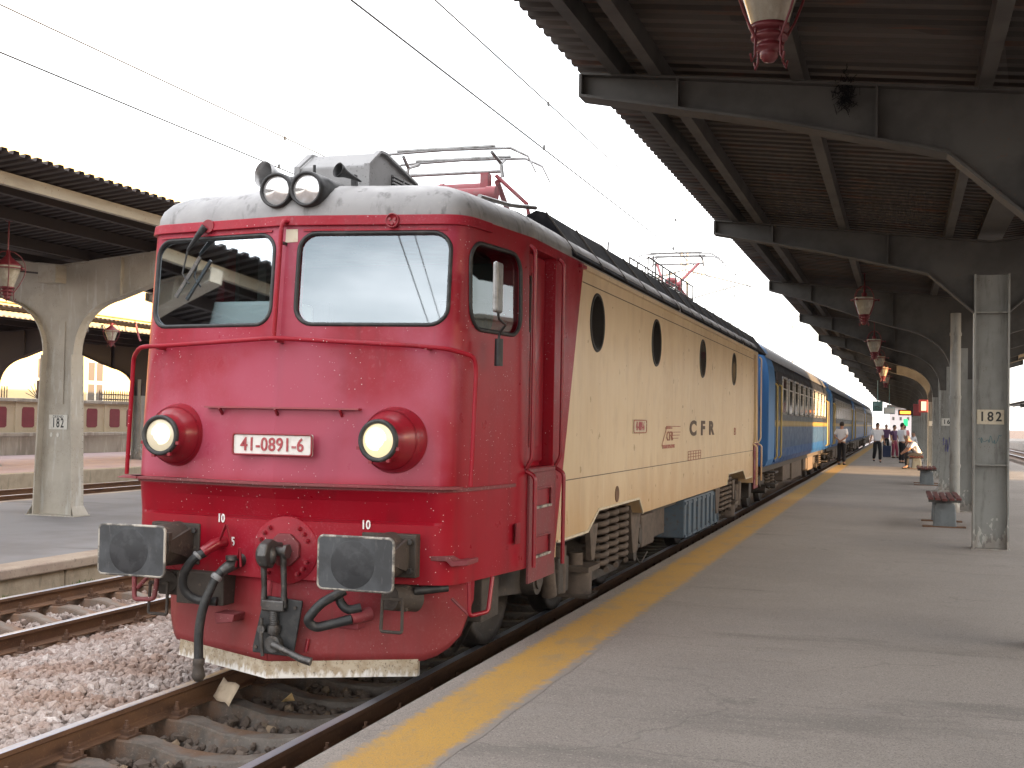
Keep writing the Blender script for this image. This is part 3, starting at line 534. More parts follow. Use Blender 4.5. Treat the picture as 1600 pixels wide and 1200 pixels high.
# ================================================================== CANOPIES
def column_mesh(base, ztop, hw, depth, hw0, mcol):
    mb = MB()
    for s_ in (-1, 1): mb.add([(s_*hw0-.012, y, base) for y in (-depth/2, depth/2)]+[(s_*hw0+.012, y, base) for y in (-depth/2, depth/2)]+[(s_*hw-.012, y, ztop) for y in (-depth/2, depth/2)]+[(s_*hw+.012, y, ztop) for y in (-depth/2, depth/2)],
                            [(0, 2, 3, 1), (4, 5, 7, 6), (0, 4, 6, 2), (1, 3, 7, 5), (0, 1, 5, 4), (2, 6, 7, 3)])
    mb.add([(-hw0, -.012, base), (hw0, -.012, base), (hw, -.012, ztop), (-hw, -.012, ztop), (-hw0, .012, base), (hw0, .012, base), (hw, .012, ztop), (-hw, .012, ztop)], [(0, 1, 2, 3), (7, 6, 5, 4)])
    return mb
def canopy(label, cx, base, half, zt, ys, y0, y1, styles, mcol, mbeam, msheet, pitch, amp, mfas, slope=.11, hw=.21, hw0=.21, depth=.30, overhang=.18, group='platform canopies'):
    c = thing('platform_canopy', label, 'canopy', group, loc=(cx, 0, 0))
    top = lambda d: zt-slope*(half-d)
    # roof sheets: trapezoid corrugation, ridges running across the platform
    n = int((y1-y0)/pitch); prof_ = []
    for i in range(n):
        a = y0+i*pitch; prof_ += [(a, 0), (a+pitch*.42, 0), (a+pitch*.5, amp), (a+pitch*.92, amp)]
    for s_ in (-1, 1):
        dd = [0.02, half*.5, half+overhang]
        mb = MB(); rows = [[(s_*d, y, top(d)+.17+h) for y, h in prof_] for d in dd]; mb.loft(rows, close=False, caps=False)
        o = mb.build('roof_sheet', msheet, c); sm = o.modifiers.new('thick', 'SOLIDIFY'); sm.thickness = .006
        for d, w_, h_ in ((half-.30, .09, .16), (half-.64, .10, .16), (half*.52, .10, .17), (.55, .10, .17)):
            z = top(d)
            m_ = mfas if (mfas and d == half-.30) else mbeam
            MB().box(s_*d-w_/2, s_*d+w_/2, y0+.1, y1-.1, z-.01, z+h_-.004).build('purlin', m_, c)
    MB().box(-.16, .16, y0+.05, y1-.05, top(0)+.10, top(0)+.30).build('gutter', mbeam, c)
    beams = {}; cols = {}
    for yb, st in zip(ys, styles):
        if st not in beams:
            if st == 'gusset': bot = [(half, zt-.20), (half*.57, zt-.51), (.80, zt-.83)]; dn = [(.80, zt-.83), (hw, zt-1.36)]
            else:
                bot = [(half, zt-.20), (half*.74, zt-.48), (half*.52, zt-.76), (half*.34, zt-.97)]
                p0, p1, p2_ = Vector((half*.34, zt-.97)), Vector((hw+.02, zt-1.15)), Vector((hw, zt-1.98)); bot += [tuple(p0*(1-t)**2+p1*2*t*(1-t)+p2_*t*t) for t in np.linspace(.12, 1, 10)]; dn = None
            mb = MB()
            for s_ in (-1, 1):
                pts = [(s_*d, z) for d, z in bot]; 
                if dn: pts += [(s_*hw, zt-.90)]
                poly = pts+[(0, bot[-1][1] if not dn else zt-.90), (0, top(0)), (s_*half, top(half))]
                if dn: poly = [(s_*d, z) for d, z in bot]+[(0, zt-.86), (0, top(0)), (s_*half, top(half))]
                mb.prism(poly, 'y', -.014, .014)
                fl = [Vector((s_*d, 0, z)) for d, z in bot]
                for a, b in zip(fl[:-1], fl[1:]): mb.bar(a, b+(b-a).normalized()*.004, .24, .022, upv=(0, 0, 1))
                mb.bar((0, 0, top(0)-.012), (s_*half, 0, top(half)-.012), .20, .02)
                mb.box(s_*half-.012, s_*half+.012, -.11, .11, zt-.21, zt-.02)
                for d in (half*.78, half*.36): mb.box(s_*d-.008, s_*d+.008, -.10, .10, np.interp(d, [q[0] for q in bot][::-1], [q[1] for q in bot][::-1]), top(d)-.02)
                if dn:
                    mb.prism([(s_*.80, zt-.83), (s_*hw, zt-1.36), (s_*hw, zt-.83)], 'y', -.012, .012)
                    mb.bar((s_*.82, 0, zt-.82), (s_*hw, 0, zt-1.37), .22, .02)
            beams[st] = mb.build('beam', mcol if st == 'haunchpale' else mbeam, c); ob = beams[st]; ob.location = (0, yb, 0)
        else: inst(beams[st], c, (0, yb, 0))
        if st not in cols:
            zc = zt-.86 if st == 'gusset' else zt-1.98
            k = part('column', c, (0, yb, 0))
            column_mesh(base, zc, hw, depth, hw0, mcol).build('shaft', mcol, k)
            f_ = MB()
            for z in ((base+1.12, base+3.15) if st == 'gusset' else ()): MB().box(-hw+.012, hw-.012, -depth/2+.01, depth/2-.01, z-.008, z+.008).build('stiffener', mcol, k)
            if st == 'gusset': f_.box(-hw-.03, hw+.03, -depth/2-.02, depth/2+.02, base, base+.015)
            else:
                MB().box(-.07, .07, -.03, .03, base+2.0, zc+.6).build('cover_strip', mcol, k)
                for s_ in (-1, 1): f_.add([(s_*(hw0+.012), -depth/2, base+.18), (s_*(hw0+.10), -depth/2-.05, base), (s_*(hw0+.10), depth/2+.05, base), (s_*(hw0+.012), depth/2, base+.18), (0, -depth/2-.05, base), (0, -.02, base+.05)], [(0, 1, 2, 3)])
                f_.box(-hw0-.11, hw0+.11, -depth/2-.06, depth/2+.06, base, base+.02)
            f_.build('base_shoe', mcol, k)
            rv = MB()
            if st != 'gusset':
                for s_ in (-1, 1):
                    for i in range(int((zc-base-.3)/.12)):
                        z = base+.25+i*.12; xx = hw0+(hw-hw0)*(z-base)/(zc-base)
                        for yy in (-depth/2+.035, depth/2-.035): rv.ball((s_*(xx+.012), yy, z), .014, 6, 3)
                for i in range(int((zc-base-.3)/.12)):
                    z = base+.25+i*.12; xx = hw0+(hw-hw0)*(z-base)/(zc-base)
                    for s_ in (-1, 1): rv.box(s_*(xx-.03)-.028, s_*(xx-.03)+.028, -.018, -.012, z-.06, z+.06) if False else rv.ball((s_*(xx-.045), -.016, z), .013, 6, 3)
                rv.build('rivets', mcol, k)
            cols[st] = k
        else: copy_tree(cols[st], c, (0, yb, 0))
    return c
YS = [-5.1, 2.4, 9.9, 17.35]+[24.85+7.5*k for k in range(14)]
ST = ['gusset', 'gusset', 'gusset']+['haunch']*15
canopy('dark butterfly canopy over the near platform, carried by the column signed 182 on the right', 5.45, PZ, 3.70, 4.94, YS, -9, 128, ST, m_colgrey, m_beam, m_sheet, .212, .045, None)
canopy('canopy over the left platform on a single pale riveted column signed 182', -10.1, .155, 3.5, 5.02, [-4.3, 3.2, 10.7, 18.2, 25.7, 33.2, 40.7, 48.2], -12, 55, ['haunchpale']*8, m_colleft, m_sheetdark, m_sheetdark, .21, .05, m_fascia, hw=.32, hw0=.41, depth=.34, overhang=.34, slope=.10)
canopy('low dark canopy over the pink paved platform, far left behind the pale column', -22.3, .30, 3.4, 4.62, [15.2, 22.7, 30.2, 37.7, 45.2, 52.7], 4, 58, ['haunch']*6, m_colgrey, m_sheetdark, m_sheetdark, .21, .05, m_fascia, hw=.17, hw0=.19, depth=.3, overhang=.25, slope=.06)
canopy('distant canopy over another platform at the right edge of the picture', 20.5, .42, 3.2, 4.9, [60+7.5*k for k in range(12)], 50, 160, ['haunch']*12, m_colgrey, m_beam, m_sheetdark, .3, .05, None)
p4 = MB().box(16.4, 24.0, 40, 200, -.3, .42).build('platform', m_asphalt); tag(p4, kind='structure')
m_shedwall = PM('shed_wall_dark', (.06, .055, .055), .85, layers=[L(s=1, lo=.4, hi=.65, c=(.045, .04, .04), a=.6)])
sw = thing('shed_wall', 'dark wall with narrow bright openings behind the far right platform', 'wall')
MB().box(24.0, 24.4, 60, 200, 3.4, 4.9).build('lintel', m_shedwall, sw); MB().box(24.0, 24.4, 60, 200, .0, .9).build('base', m_shedwall, sw)
pr0 = MB().box(24.0, 24.4, 0, 2.3, .9, 3.4).build('pier', m_shedwall, sw); pr0.location.y = 60
for k in range(1, 42): inst(pr0, sw, (0, 60+k*3.3, 0))
# downpipe next to the second column
dp = thing('downpipe', 'round grey rain downpipe beside the column behind the one signed 182', 'pipe')
MB().cyl((5.28, 16.9, PZ), (5.28, 16.9, 4.2), .095, n=20).build('pipe', m_colgrey, dp)
cl = MB()
for z in (1.3, 2.6, 3.8): cl.cyl((5.28, 16.9, z-.03), (5.28, 16.9, z+.03), .108, n=20)
cl.build('clamp', m_colgrey, dp)

# ================================================================== LOCOMOTIVE
LEN = 19.75
bez = lambda P, t: P[0]*(1-t)**3+P[1]*3*t*(1-t)**2+P[2]*3*t*t*(1-t)+P[3]*t**3
HALF = [Vector((x, x*.15)) for x in (0, .12, .25, .4, .55, .7, .85, 1.0)]+[bez([Vector(p) for p in ((1.12, .168), (1.27, .19), (1.32, .25), (1.345, .42))], t) for t in np.linspace(0, 1, 14)]+[Vector((1.345+.135*k/5, .42+.96*k/5)) for k in (1, 2, 3, 4, 5)]
HX = [p.x for p in HALF]; HY = [p.y for p in HALF]
ZK = [.84, 1.27, 1.5, 2.0, 2.7, 3.5]; YK = [.455, .455, .425, .445, .50, .565]
yf = lambda z: float(np.interp(z, ZK, YK))
ysurf = lambda x, z: yf(z)+float(np.interp(abs(x), HX, HY))          # front surface depth
def xsurf(y, z): return float(np.interp(y-yf(z), HY, HX))            # corner and side surface
def plan(z, inset=0.0, w=1.48, ends=True, rec=0):
    k = (w-inset)/1.48; y0 = yf(z)+inset
    front = [(p.x*k, p.y+y0+rec*max(0, 1-(p.x/1.25)**4)) for p in HALF]
    side = [(w-inset, y) for y in np.linspace(2.0, LEN-2.0, 12)]
    R = front+side+[(a, LEN-b) for a, b in reversed(front)]
    Lh = [(-a, b) for a, b in reversed(R)][1:-1]
    return [(a, b, z) for a, b in R+Lh]
loco = thing('electric_locomotive', 'red and cream electric locomotive number 41-0891-6 with its headlights on', 'locomotive')
bl = [plan(.845), plan(1.10), plan(1.265), plan(1.283, rec=.07), plan(1.42, rec=.045), plan(1.50), plan(1.9), plan(2.3), plan(2.68), plan(3.0), plan(3.3), plan(3.5)]
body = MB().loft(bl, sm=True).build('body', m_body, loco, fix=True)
cut = []
def cutter(mb): o = mb.build('cutter', None, None, fix=True); cut.append(o)
# cab hollow, windows, door recess, skirt
cav = MB().loft([[(a, b, z) for a, b, _ in [(p.x*k_, p.y+yf(z)+.10, z) for k_ in (1.26/1.48,) for p in HALF if p.x < 1.47]+[(1.25, 2.95, z), (-1.25, 2.95, z)]+[(-p.x*1.26/1.48, p.y+yf(z)+.10, z) for p in reversed(HALF[1:]) if p.x < 1.47]] for z in (1.9, 2.7, 3.44)])
cutter(cav)
WIN = {}
for s_ in (-1, 1):
    rr = rrect(.10, 1.225, 2.695, 3.37, .13) ; rr = [(s_*a, b) for a, b in rr]; WIN[s_] = rr
    cutter(MB().prism(rr, 'y', -.2, 1.15))
QW = rrect(.87, 1.70, 2.685, 3.325, .16)
for s_ in (-1, 1): cutter(MB().prism(QW, 'x', s_*1.0, s_*1.7))
DY0, DY1 = 1.86, 2.60
for s_ in (-1, 1):
    cutter(MB().box(min(s_*1.36, s_*1.6), max(s_*1.36, s_*1.6), DY0, DY1, 1.64, 3.42))
    cutter(MB().box(min(s_*1.36, s_*1.6), max(s_*1.36, s_*1.6), LEN-DY1, LEN-DY0, 1.64, 3.42))
cutter(MB().box(-2, 2, 2.74, LEN-2.74, .5, .975))
for a, b in ((0, 1), (LEN, -1)): cutter(MB().prism([(a+b*3.80, .95), (a+b*4.24, 1.155), (a+b*6.16, 1.155), (a+b*6.42, .95)], 'x', -2, 2))
for c_ in cut:
    md = body.modifiers.new('cut', 'BOOLEAN'); md.operation = 'DIFFERENCE'; md.object = c_; md.solver = 'EXACT'
dg = bpy.context.evaluated_depsgraph_get(); me = bpy.data.meshes.new_from_object(body.evaluated_get(dg)); body.modifiers.clear(); body.data = me; me.name = 'body'
for c_ in cut: bpy.data.objects.remove(c_)
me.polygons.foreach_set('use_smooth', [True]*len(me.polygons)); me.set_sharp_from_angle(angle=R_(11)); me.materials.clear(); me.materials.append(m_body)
# inside of the cab
MB().box(-1.2, 1.2, .95, 1.5, 1.92, 2.66).box(-.90, -.10, .80, 1.2, 2.4, 2.90).build('control_desk', m_desk, loco, bevel=.03)
MB().box(-1.24, 1.24, 2.86, 2.94, 1.92, 3.43).box(-1.24, -1.2, 1.9, 2.9, 1.92, 3.43).box(-.9, -.82, 1.7, 1.78, 1.92, 3.43).build('cab_wall', m_cabin, loco)
for x in (-.75, .75): MB().box(x-.24, x+.24, 1.9, 2.35, 2.25, 2.38).box(x-.23, x+.23, 2.28, 2.40, 2.38, 3.05).build('seat', m_black, loco, bevel=.04)
# windscreens
def front_pane(rr, dy):
    cx = sum(p[0] for p in rr)/len(rr); cz = sum(p[1] for p in rr)/len(rr); v = [(cx, ysurf(cx, cz)+dy, cz)]; n = len(rr); K = 5
    for k in range(1, K+1):
        for a, b in rr: x, z = cx+(a-cx)*k/K, cz+(b-cz)*k/K; v.append((x, yf(z)+.15*abs(x)+dy, z))
    f = [(0, 1+i, 1+(i+1) % n) for i in range(n)]
    for k in range(K-1): f += [(1+k*n+i, 1+(k+1)*n+i, 1+(k+1)*n+(i+1) % n, 1+k*n+(i+1) % n) for i in range(n)]
    return MB().add(v, f, True)
for s_ in (-1, 1):
    wd = front_pane([(a*1.0, b) for a, b in WIN[s_]], .022).build('windscreen', m_glass, loco, fix=True)
    path = [(a, ysurf(a, b)+.004, b) for a, b in WIN[s_]]
    MB().tube(path, .016, 8, closed=True).build('gasket', m_black, wd)
    def qx(y, z): return xsurf(y, z)
    v = []; n = len(QW); cy_ = sum(p[0] for p in QW)/n; cz_ = sum(p[1] for p in QW)/n; v.append((s_*(qx(cy_, cz_)-.02), cy_, cz_)); K = 5
    for k in range(1, K+1):
        for a, b in QW: y_, z_ = cy_+(a-cy_)*k/K, cz_+(b-cz_)*k/K; v.append((s_*(qx(y_, z_)-.02), y_, z_))
    f = [(0, 1+i, 1+(i+1) % n) for i in range(n)]
    for k in range(K-1): f += [(1+k*n+i, 1+(k+1)*n+i, 1+(k+1)*n+(i+1) % n, 1+k*n+(i+1) % n) for i in range(n)]
    qo = MB().add(v, f, True).build('corner_window', m_glassq, loco, fix=True)
    MB().tube([(s_*(qx(a, b)+.002), a, b) for a, b in QW], .017, 8, closed=True).build('gasket', m_black, qo)
# brow ledges above the windscreens, rain gutter, belt ledge
def front_band(x0, x1, z0, z1, out0, out1, n=24, tol=.0):
    mb = MB(); L_ = []
    for x in np.linspace(x0, x1, n): L_.append([(x, ysurf(x, z0)+.03, z0), (x, ysurf(x, z0)-out0, z0), (x, ysurf(x, z1)-out1, z1), (x, ysurf(x, z1)+.03, z1)])
    return mb.loft(L_, close=True, caps=True)
def ring_band(z0, z1, o0, o1, x0=-1.47, ylim=None, zf=None):               # band wrapped round the front and both corners
    pts = [(-p.x, p.y) for p in reversed(HALF)]+[(p.x, p.y) for p in HALF[1:]]
    if ylim: pts = [p for p in pts if p[1] < ylim]
    L_ = []
    for i, (x, y) in enumerate(pts):
        a, b = pts[max(i-1, 0)], pts[min(i+1, len(pts)-1)]; nx, ny = (b[1]-a[1]), -(b[0]-a[0]); l = math.hypot(nx, ny); nx, ny = nx/l, ny/l
        q = lambda z, o: (x+nx*o, y+yf(z)+ny*o, z)
        L_.append([q(z0, -.03), q(z0, o0), q(z1, o1), q(z1, -.03)])
    return MB().loft(L_, close=True, caps=True)
ring_band(3.425, 3.50, .028, .020, ylim=.62).build('rain_gutter', m_red, loco, bevel=.006)
for s_ in (-1, 1): front_band(s_*.13, s_*1.2, 3.385, 3.40, .012, .008).build('brow_strip', m_red, loco)
ring_band(1.525, 1.545, .085, .085, ylim=.30).build('belt_ledge', m_reddull, loco, bevel=.003)
ring_band(1.505, 1.53, .020, .020, ylim=1.2).build('belt_bead', m_reddull, loco)
MB().add([(-1.47, .62, 1.525), (-1.22, .52, 1.525), (-1.18, .72, 1.525), (-1.40, .82, 1.525), (-1.40, .62, 1.545), (-1.22, .52, 1.545), (-1.18, .72, 1.545), (-1.40, .82, 1.545)], [(3, 2, 1, 0), (4, 5, 6, 7), (0, 1, 5, 4), (1, 2, 6, 5), (2, 3, 7, 6), (3, 0, 4, 7)]).build('step_ledge', m_reddull, loco)
# roof
def roofring(z, inset):
    return plan(3.5, inset) if False else [(a, b, z) for a, b, _ in plan(3.5, inset)]
RZ = [(3.502, .006), (3.56, .012), (3.62, .035), (3.68, .085), (3.73, .16), (3.775, .28), (3.81, .45), (3.84, .70), (3.865, 1.0), (3.88, 1.3)]
rf = MB().loft([roofring(z, i) for z, i in RZ], sm=True).build('roof', m_roof, loco, fix=True); rf.data.set_sharp_from_angle(angle=R_(30))
# dark ventilation panels along both roof sides
for s_ in (-1, 1):
    for y0, y1 in ((3.15, 8.55), (8.75, 15.3), (15.5, 19.15)):
        MB().prism([(s_*1.475, 3.515), (s_*1.50, 3.53), (s_*1.20, 3.93), (s_*1.12, 3.95), (s_*.8, 3.80), (s_*1.3, 3.55)], 'y', y0, y1).build('vent_panel', m_louver, loco, bevel=.01)
        nr = int((y1-y0)/.92)
        for k in range(nr+1):
            y = y0+.05+k*(y1-y0-.1)/nr; MB().bar((s_*1.505, y, 3.535), (s_*1.205, y, 3.935), .02, .012, upv=(s_*.8, 0, .6)).build('vent_rib', m_grime, loco)
    MB().box(min(s_*1.475, s_*1.515), max(s_*1.475, s_*1.515), 3.35, LEN-2.6, 3.44, 3.475).build('rain_strip', m_body, loco, bevel=.006)
    for z in (3.325, 1.495): MB().box(min(s_*1.475, s_*1.4835), max(s_*1.475, s_*1.4835), 3.5 if z > 2 else 2.95, LEN-2.7, z-.004, z+.004).build('seam', m_letterd, loco)
# portholes
for s_ in (-1, 1):
    for y in (4.09, 7.05, 10.6, 14.1):
        p = MB().cyl((s_*1.47, y, 2.99), (s_*1.486, y, 2.99), .262, n=40).build('porthole', m_port, loco)
        MB().lathe([(.262, 0), (.265, .014), (.285, .012), (.29, 0)], (s_*1.479, y, 2.99), (s_, 0, 0), 40).build('ring', m_black, p)
# cab doors, handrails, ladders
for s_ in (-1, 1):
    for a, b in ((0, 1), (LEN, -1)):
        Y = lambda q: a+b*q
        ma = m_redclean if b == 1 else m_body
        d = MB().box(*sorted((s_*1.362, s_*1.39)), *sorted((Y(1.89), Y(2.58))), 1.68, 3.40).build('door', ma, loco, bevel=.01)
        MB().box(*sorted((s_*1.39, s_*1.40)), *sorted((Y(2.18), Y(2.46))), 1.80, 3.25).build('door_rib', ma, d, bevel=.02)
        MB().box(*sorted((s_*1.388, s_*1.396)), *sorted((Y(2.0), Y(2.45))), 2.75, 3.22).build('door_window', m_port, d, bevel=.02)
        MB().box(*sorted((s_*1.388, s_*1.397)), *sorted((Y(1.94), Y(2.10))), 1.72, 1.92).build('handle_pocket', m_black, d)
        MB().box(*sorted((s_*1.36, s_*1.50)), *sorted((Y(1.84), Y(2.62))), 1.60, 1.635).build('door_sill', m_reddull, loco, bevel=.006)
        for q in (1.81, 2.655):
            MB().tube(fillet([(s_*1.49, Y(q), 3.42), (s_*1.535, Y(q), 3.38), (s_*1.535, Y(q), 1.72), (s_*1.49, Y(q), 1.64)], .05), .016, 10).build('handrail', ma, loco)
            MB().tube(fillet([(s_*1.48, Y(q+.02), 1.62), (s_*1.56, Y(q+.02), 1.58), (s_*1.56, Y(q+.02), .86 if q < 2 else .80)], .07), .018, 10).build('ladder_rail', ma if b == 1 else m_body, loco)
        # ladder panel with two step openings
        lp_ = MB()
        y0, y1 = sorted((Y(1.88), Y(2.63)))
        zs = [.70, .905, 1.075, 1.31, 1.48, 1.60]
        lp_.box(*sorted((s_*1.482, s_*1.50)), y0, y0+.14, .72, 1.60).box(*sorted((s_*1.482, s_*1.50)), y1-.14, y1, .72, 1.60)
        for z0, z1 in ((.72, .91), (1.08, 1.31), (1.47, 1.60)): lp_.box(*sorted((s_*1.482, s_*1.50)), y0+.14, y1-.14, z0, z1)
        lp_.build('ladder_panel', m_reddull, loco)
        for z0, z1 in ((.91, 1.08), (1.31, 1.47)):
            MB().box(*sorted((s_*1.483, s_*1.487)), y0+.14, y1-.14, z0, z1).build('step_recess', m_redclean, loco)
            st = MB().tube([(s_*1.503, yy, zz) for yy, zz in rrect(y0+.14, y1-.14, z0, z1, .03, 4)], .011, 6, closed=True); st.build('step_frame', m_reddull, loco)
            MB().box(*sorted((s_*1.487, s_*1.515)), y0+.15, y1-.15, z0-.004, z0+.016).build('step_tread', m_white, loco)
# side lettering (right side shown, left side the same)
for s_ in (-1, 1):
    X = s_*1.4845; rd = (0, s_, 0)
    pq = lambda yy: yy if s_ == 1 else LEN-yy
    pn = MB().box(*sorted((s_*1.478, s_*1.492)), *sorted((pq(5.77), pq(6.48))), 1.895, 2.055).build('number_plate', m_sign, loco, bevel=.006)
    MB().tube([(s_*1.493, yy, zz) for yy, zz in rrect(*sorted((pq(5.78), pq(6.47))), 1.905, 2.045, .03, 4)], .007, 6, closed=True).build('plate_rim', m_letterr, pn)
    text('plate_number', '41-0891-6', .135, (s_*1.493, pq(6.125), 1.975), rd, m_plater, pn, sx=.82, bold=.004)
    for ch, yy in (('C', 9.80), ('F', 10.68), ('R', 11.52)): text('side_lettering', ch, .285, (X, pq(yy), 1.94), rd, m_letterd, loco, sx=2.9, bold=.012)
    text('side_lettering', 'B', .19, (X, pq(14.3), 1.88), rd, m_letterr, loco, sx=2.6)
    lg = MB()
    P2 = lambda yy, zz: (s_*1.487, pq(yy), zz)
    for a, b, w_ in (((7.47, 1.74), (7.78, 1.97), .012), ((7.75, 1.975), (8.75, 1.975), .010), ((7.47, 1.735), (8.35, 1.735), .016), ((8.25, 1.90), (8.75, 1.90), .008), ((8.2, 1.86), (8.7, 1.86), .008), ((7.7, 1.955), (8.15, 1.955), .02), ((7.52, 1.712), (8.33, 1.712), .03), ((8.2, 1.82), (8.6, 1.82), .008)):
        lg.bar(P2(*a), P2(*b), w_, .004, upv=(1, 0, 0))
    lg.build('logo_outline', m_letterr, loco)
    text('logo_lettering', 'CFR', .17, (s_*1.486, pq(8.0), 1.845), rd, m_letterr, loco, sx=1.5)
    gr = MB()
    for z in (1.50, 1.545, 1.585, 1.625): gr.bar(P2(9.4, z), P2(10.5, z), .008, .003, upv=(1, 0, 0))
    for yy in (9.4, 9.62, 9.84, 10.06, 10.28, 10.5): gr.bar(P2(yy, 1.50), P2(yy, 1.625), .02, .003, upv=(1, 0, 0))
    gr.build('data_panel', m_letterr, loco)
    MB().cyl((s_*1.478, pq(5.05), 1.265), (s_*1.488, pq(5.05), 1.265), .085, n=20).build('jack_point', m_rail, loco)
    for a, b in ((0, 1), (LEN, -1)):
        ej = MB()
        pts = [(s_*1.484, a+b*q, z) for q, z in ((2.78, .975), (3.83, .975), (4.25, 1.155), (6.16, 1.155), (6.40, .975))]
        for p_, q_ in zip(pts[:-1], pts[1:]): ej.bar(p_, q_, .022, .016, upv=(1, 0, 0))
        ej.build('skirt_edge', m_sign, loco)

# ------------------------------------------------------------------ front equipment
F = lambda x, z, o=0: Vector((x, ysurf(x, z)-o, z))
for s_, ml in ((-1, m_lens), (1, m_lensR)):
    c = F(s_*.885, 1.865); ax = Vector((s_*-.03, -1, .0)); hl = part('headlight', loco)
    MB().lathe([(.245, -.06), (.235, .02), (.215, .07), (.165, .155), (.155, .165), (.150, .24), (.146, .25), (.125, .25)], c, ax, 36).build('housing', m_redclean, hl)
    MB().lathe([(.212, .068), (.218, .072), (.212, .082)], c, ax, 36).build('seam_ring', m_redclean, hl)
    MB().lathe([(.150, .235), (.150, .262), (.140, .272), (.118, .262), (.118, .24)], c, ax, 36).build('rubber_ring', m_black, hl)
    MB().lathe([(.120, .250), (.09, .262), (.05, .270), (.001, .272)], c, ax, 30).build('lens', ml, hl)
    MB().lathe([(.078, .2665), (.05, .2725), (.001, .2745)], c+Vector((s_*-.012, 0, .010)), ax, 26).build('reflector', m_coreR if s_ == 1 else m_core, hl)
    lug = MB()
    for a in (200, 250, 300, 340): q = R_(a); lug.box(-.012, .012, -.012, .012, -.012, .012, M=Matrix.Translation(c+ax*.25+Vector((math.cos(q)*.158, 0, math.sin(q)*.158))))
    tag(lug.build('lug', m_redclean, hl), kind='stuff')
# roof lamps, horns, aerial box
for x in (-.105, .145):
    c = Vector((x, .775, 3.70)); ax = Vector((0, -1, -.02)); hl = part('roof_lamp', loco)
    MB().lathe([(.125, -.55), (.132, .0), (.134, .18), (.128, .225), (.112, .225), (.104, .20)], c, ax, 32).build('housing', m_black, hl)
    MB().lathe([(.106, .205), (.07, .216), (.001, .222)], c, ax, 28).build('lens', m_lensoff, hl)
MB().box(-.12, .16, .64, .95, 3.585, 3.815).build('lamp_bracket', m_acgrey, loco, bevel=.01)
for x, y, z, sz in ((-.44, 1.15, 3.91, 1.0), (.27, 1.02, 3.885, .42)):
    hr = part('horn', loco)
    MB().lathe([(.012, .42), (.022, .36), (.035, .25), (.06, .13), (.095, .05), (.105, .0), (.101, .0), (.09, .05), (.03, .2)], (x, y-.2, z), (.35, 1, -.05) if sz == 1 else (.5, 1, -.28), 24).build('bell', m_black if sz < 1 else m_alu, hr)
    if sz < 1: hr.children[0].scale = (1, 1, 1); hr.children[0].data.transform(Matrix.Translation((x, y-.2, z)) @ Matrix.Scale(.55, 4) @ Matrix.Translation((-x, -y+.2, -z)))
    MB().bar((x+.04, y+.02, 3.76), (x+.03, y+.02, z), .04, .04).build('bracket', m_black, hr)
MB().tube([(-.02, 1.0, 3.80), (-.02, 1.0, 3.97)], .012, 6).build('aerial', m_black, loco)
# air conditioning box on the roof
ac = part('air_conditioner', loco)
sec = [(1.28, 3.79), (1.28, 4.015), (1.49, 4.155), (1.58, 4.16), (2.24, 4.04), (2.24, 3.79)]
MB().prism(sec, 'x', -.30, .30).build('casing', m_acgrey, ac, bevel=.015)
sec2 = [(1.26, 3.80), (1.26, 4.025), (1.48, 4.175), (1.59, 4.18), (2.26, 4.055), (2.26, 3.80), (2.24, 3.80), (2.24, 4.04), (1.58, 4.16), (1.49, 4.155), (1.28, 4.015), (1.28, 3.80)]
MB().prism(sec2, 'x', .28, .325).build('cover_rim', m_acgrey, ac); MB().prism(sec2, 'x', -.34, -.29).build('cover_rim', m_acgrey, ac)
MB().box(.302, .307, 1.74, 2.16, 3.80, 4.03).build('grille_back', m_black, ac)
for k in range(8): MB().box(.307, .324, 1.74, 2.16, 3.815+k*.028, 3.829+k*.028).build('slat', m_acgrey, ac)
MB().box(.307, .328, 1.94, 1.955, 3.80, 4.03).build('slat', m_acgrey, ac)
# wiper, emblem, patch, handrails, shelf
wp = part('wiper', loco)
MB().tube([F(-.74, 3.455, .05), F(-.80, 3.38, .06), F(-.89, 3.28, .05)], [.03, .022, .012], 8).tube([F(-.89, 3.28, .05), F(-.93, 3.10, .045), F(-.86, 3.02, .045)], .007, 6).build('arm', m_black, wp)
MB().bar(F(-.77, 3.22, .04), F(-.98, 2.92, .04), .016, .028).build('blade', m_steel, wp)
MB().cyl(F(-.72, 3.46, -.01), F(-.72, 3.46, .04), .05, n=16).build('pivot', m_redclean, wp)
em = MB().lathe([(.054, -.01), (.054, .014), (.046, .018), (.043, .006), (.001, .006)], F(.80, 3.455, .02), (0, -1, 0), 24)
for a in (30, 150, 270): em.cyl(F(.80+.022*math.cos(R_(a)), 3.455+.022*math.sin(R_(a)), .02), F(.80+.022*math.cos(R_(a)), 3.455+.022*math.sin(R_(a)), .036), .011, n=10)
em.build('wiper_cover', m_redclean, loco)
MB().add([F(-.005, 3.40, .004), F(.085, 3.40, .004), F(.09, 3.305, .004), F(-.005, 3.30, .004)], [(0, 1, 2, 3)]).build('repair_patch', m_sign, loco)
MB().tube(fillet([F(.02, 3.45, .0), F(.0, 3.45, .07), F(-.005, 3.38, .075), F(-.005, 2.60, .085)], .05), .017, 10).build('centre_rail', m_red, loco)
MB().bar(F(.0, 3.29, -.02), F(.0, 3.29, .07), .02, .02).build('rail_bracket', m_black, loco)
hp = [Vector((-1.42, .68, 1.55)), Vector((-1.35, .63, 2.46)), Vector((-1.20, .50, 2.53))]+[F(x, 2.585-.045*abs(x), .10) for x in np.linspace(-1.0, 1.0, 13)]+[Vector((1.27, .60, 2.52)), Vector((1.43, .72, 2.47)), Vector((1.44, .74, 2.38)), Vector((1.43, .70, 1.55))]
MB().tube(fillet(hp, .06, 4), .017, 10).build('front_handrail', m_red, loco)
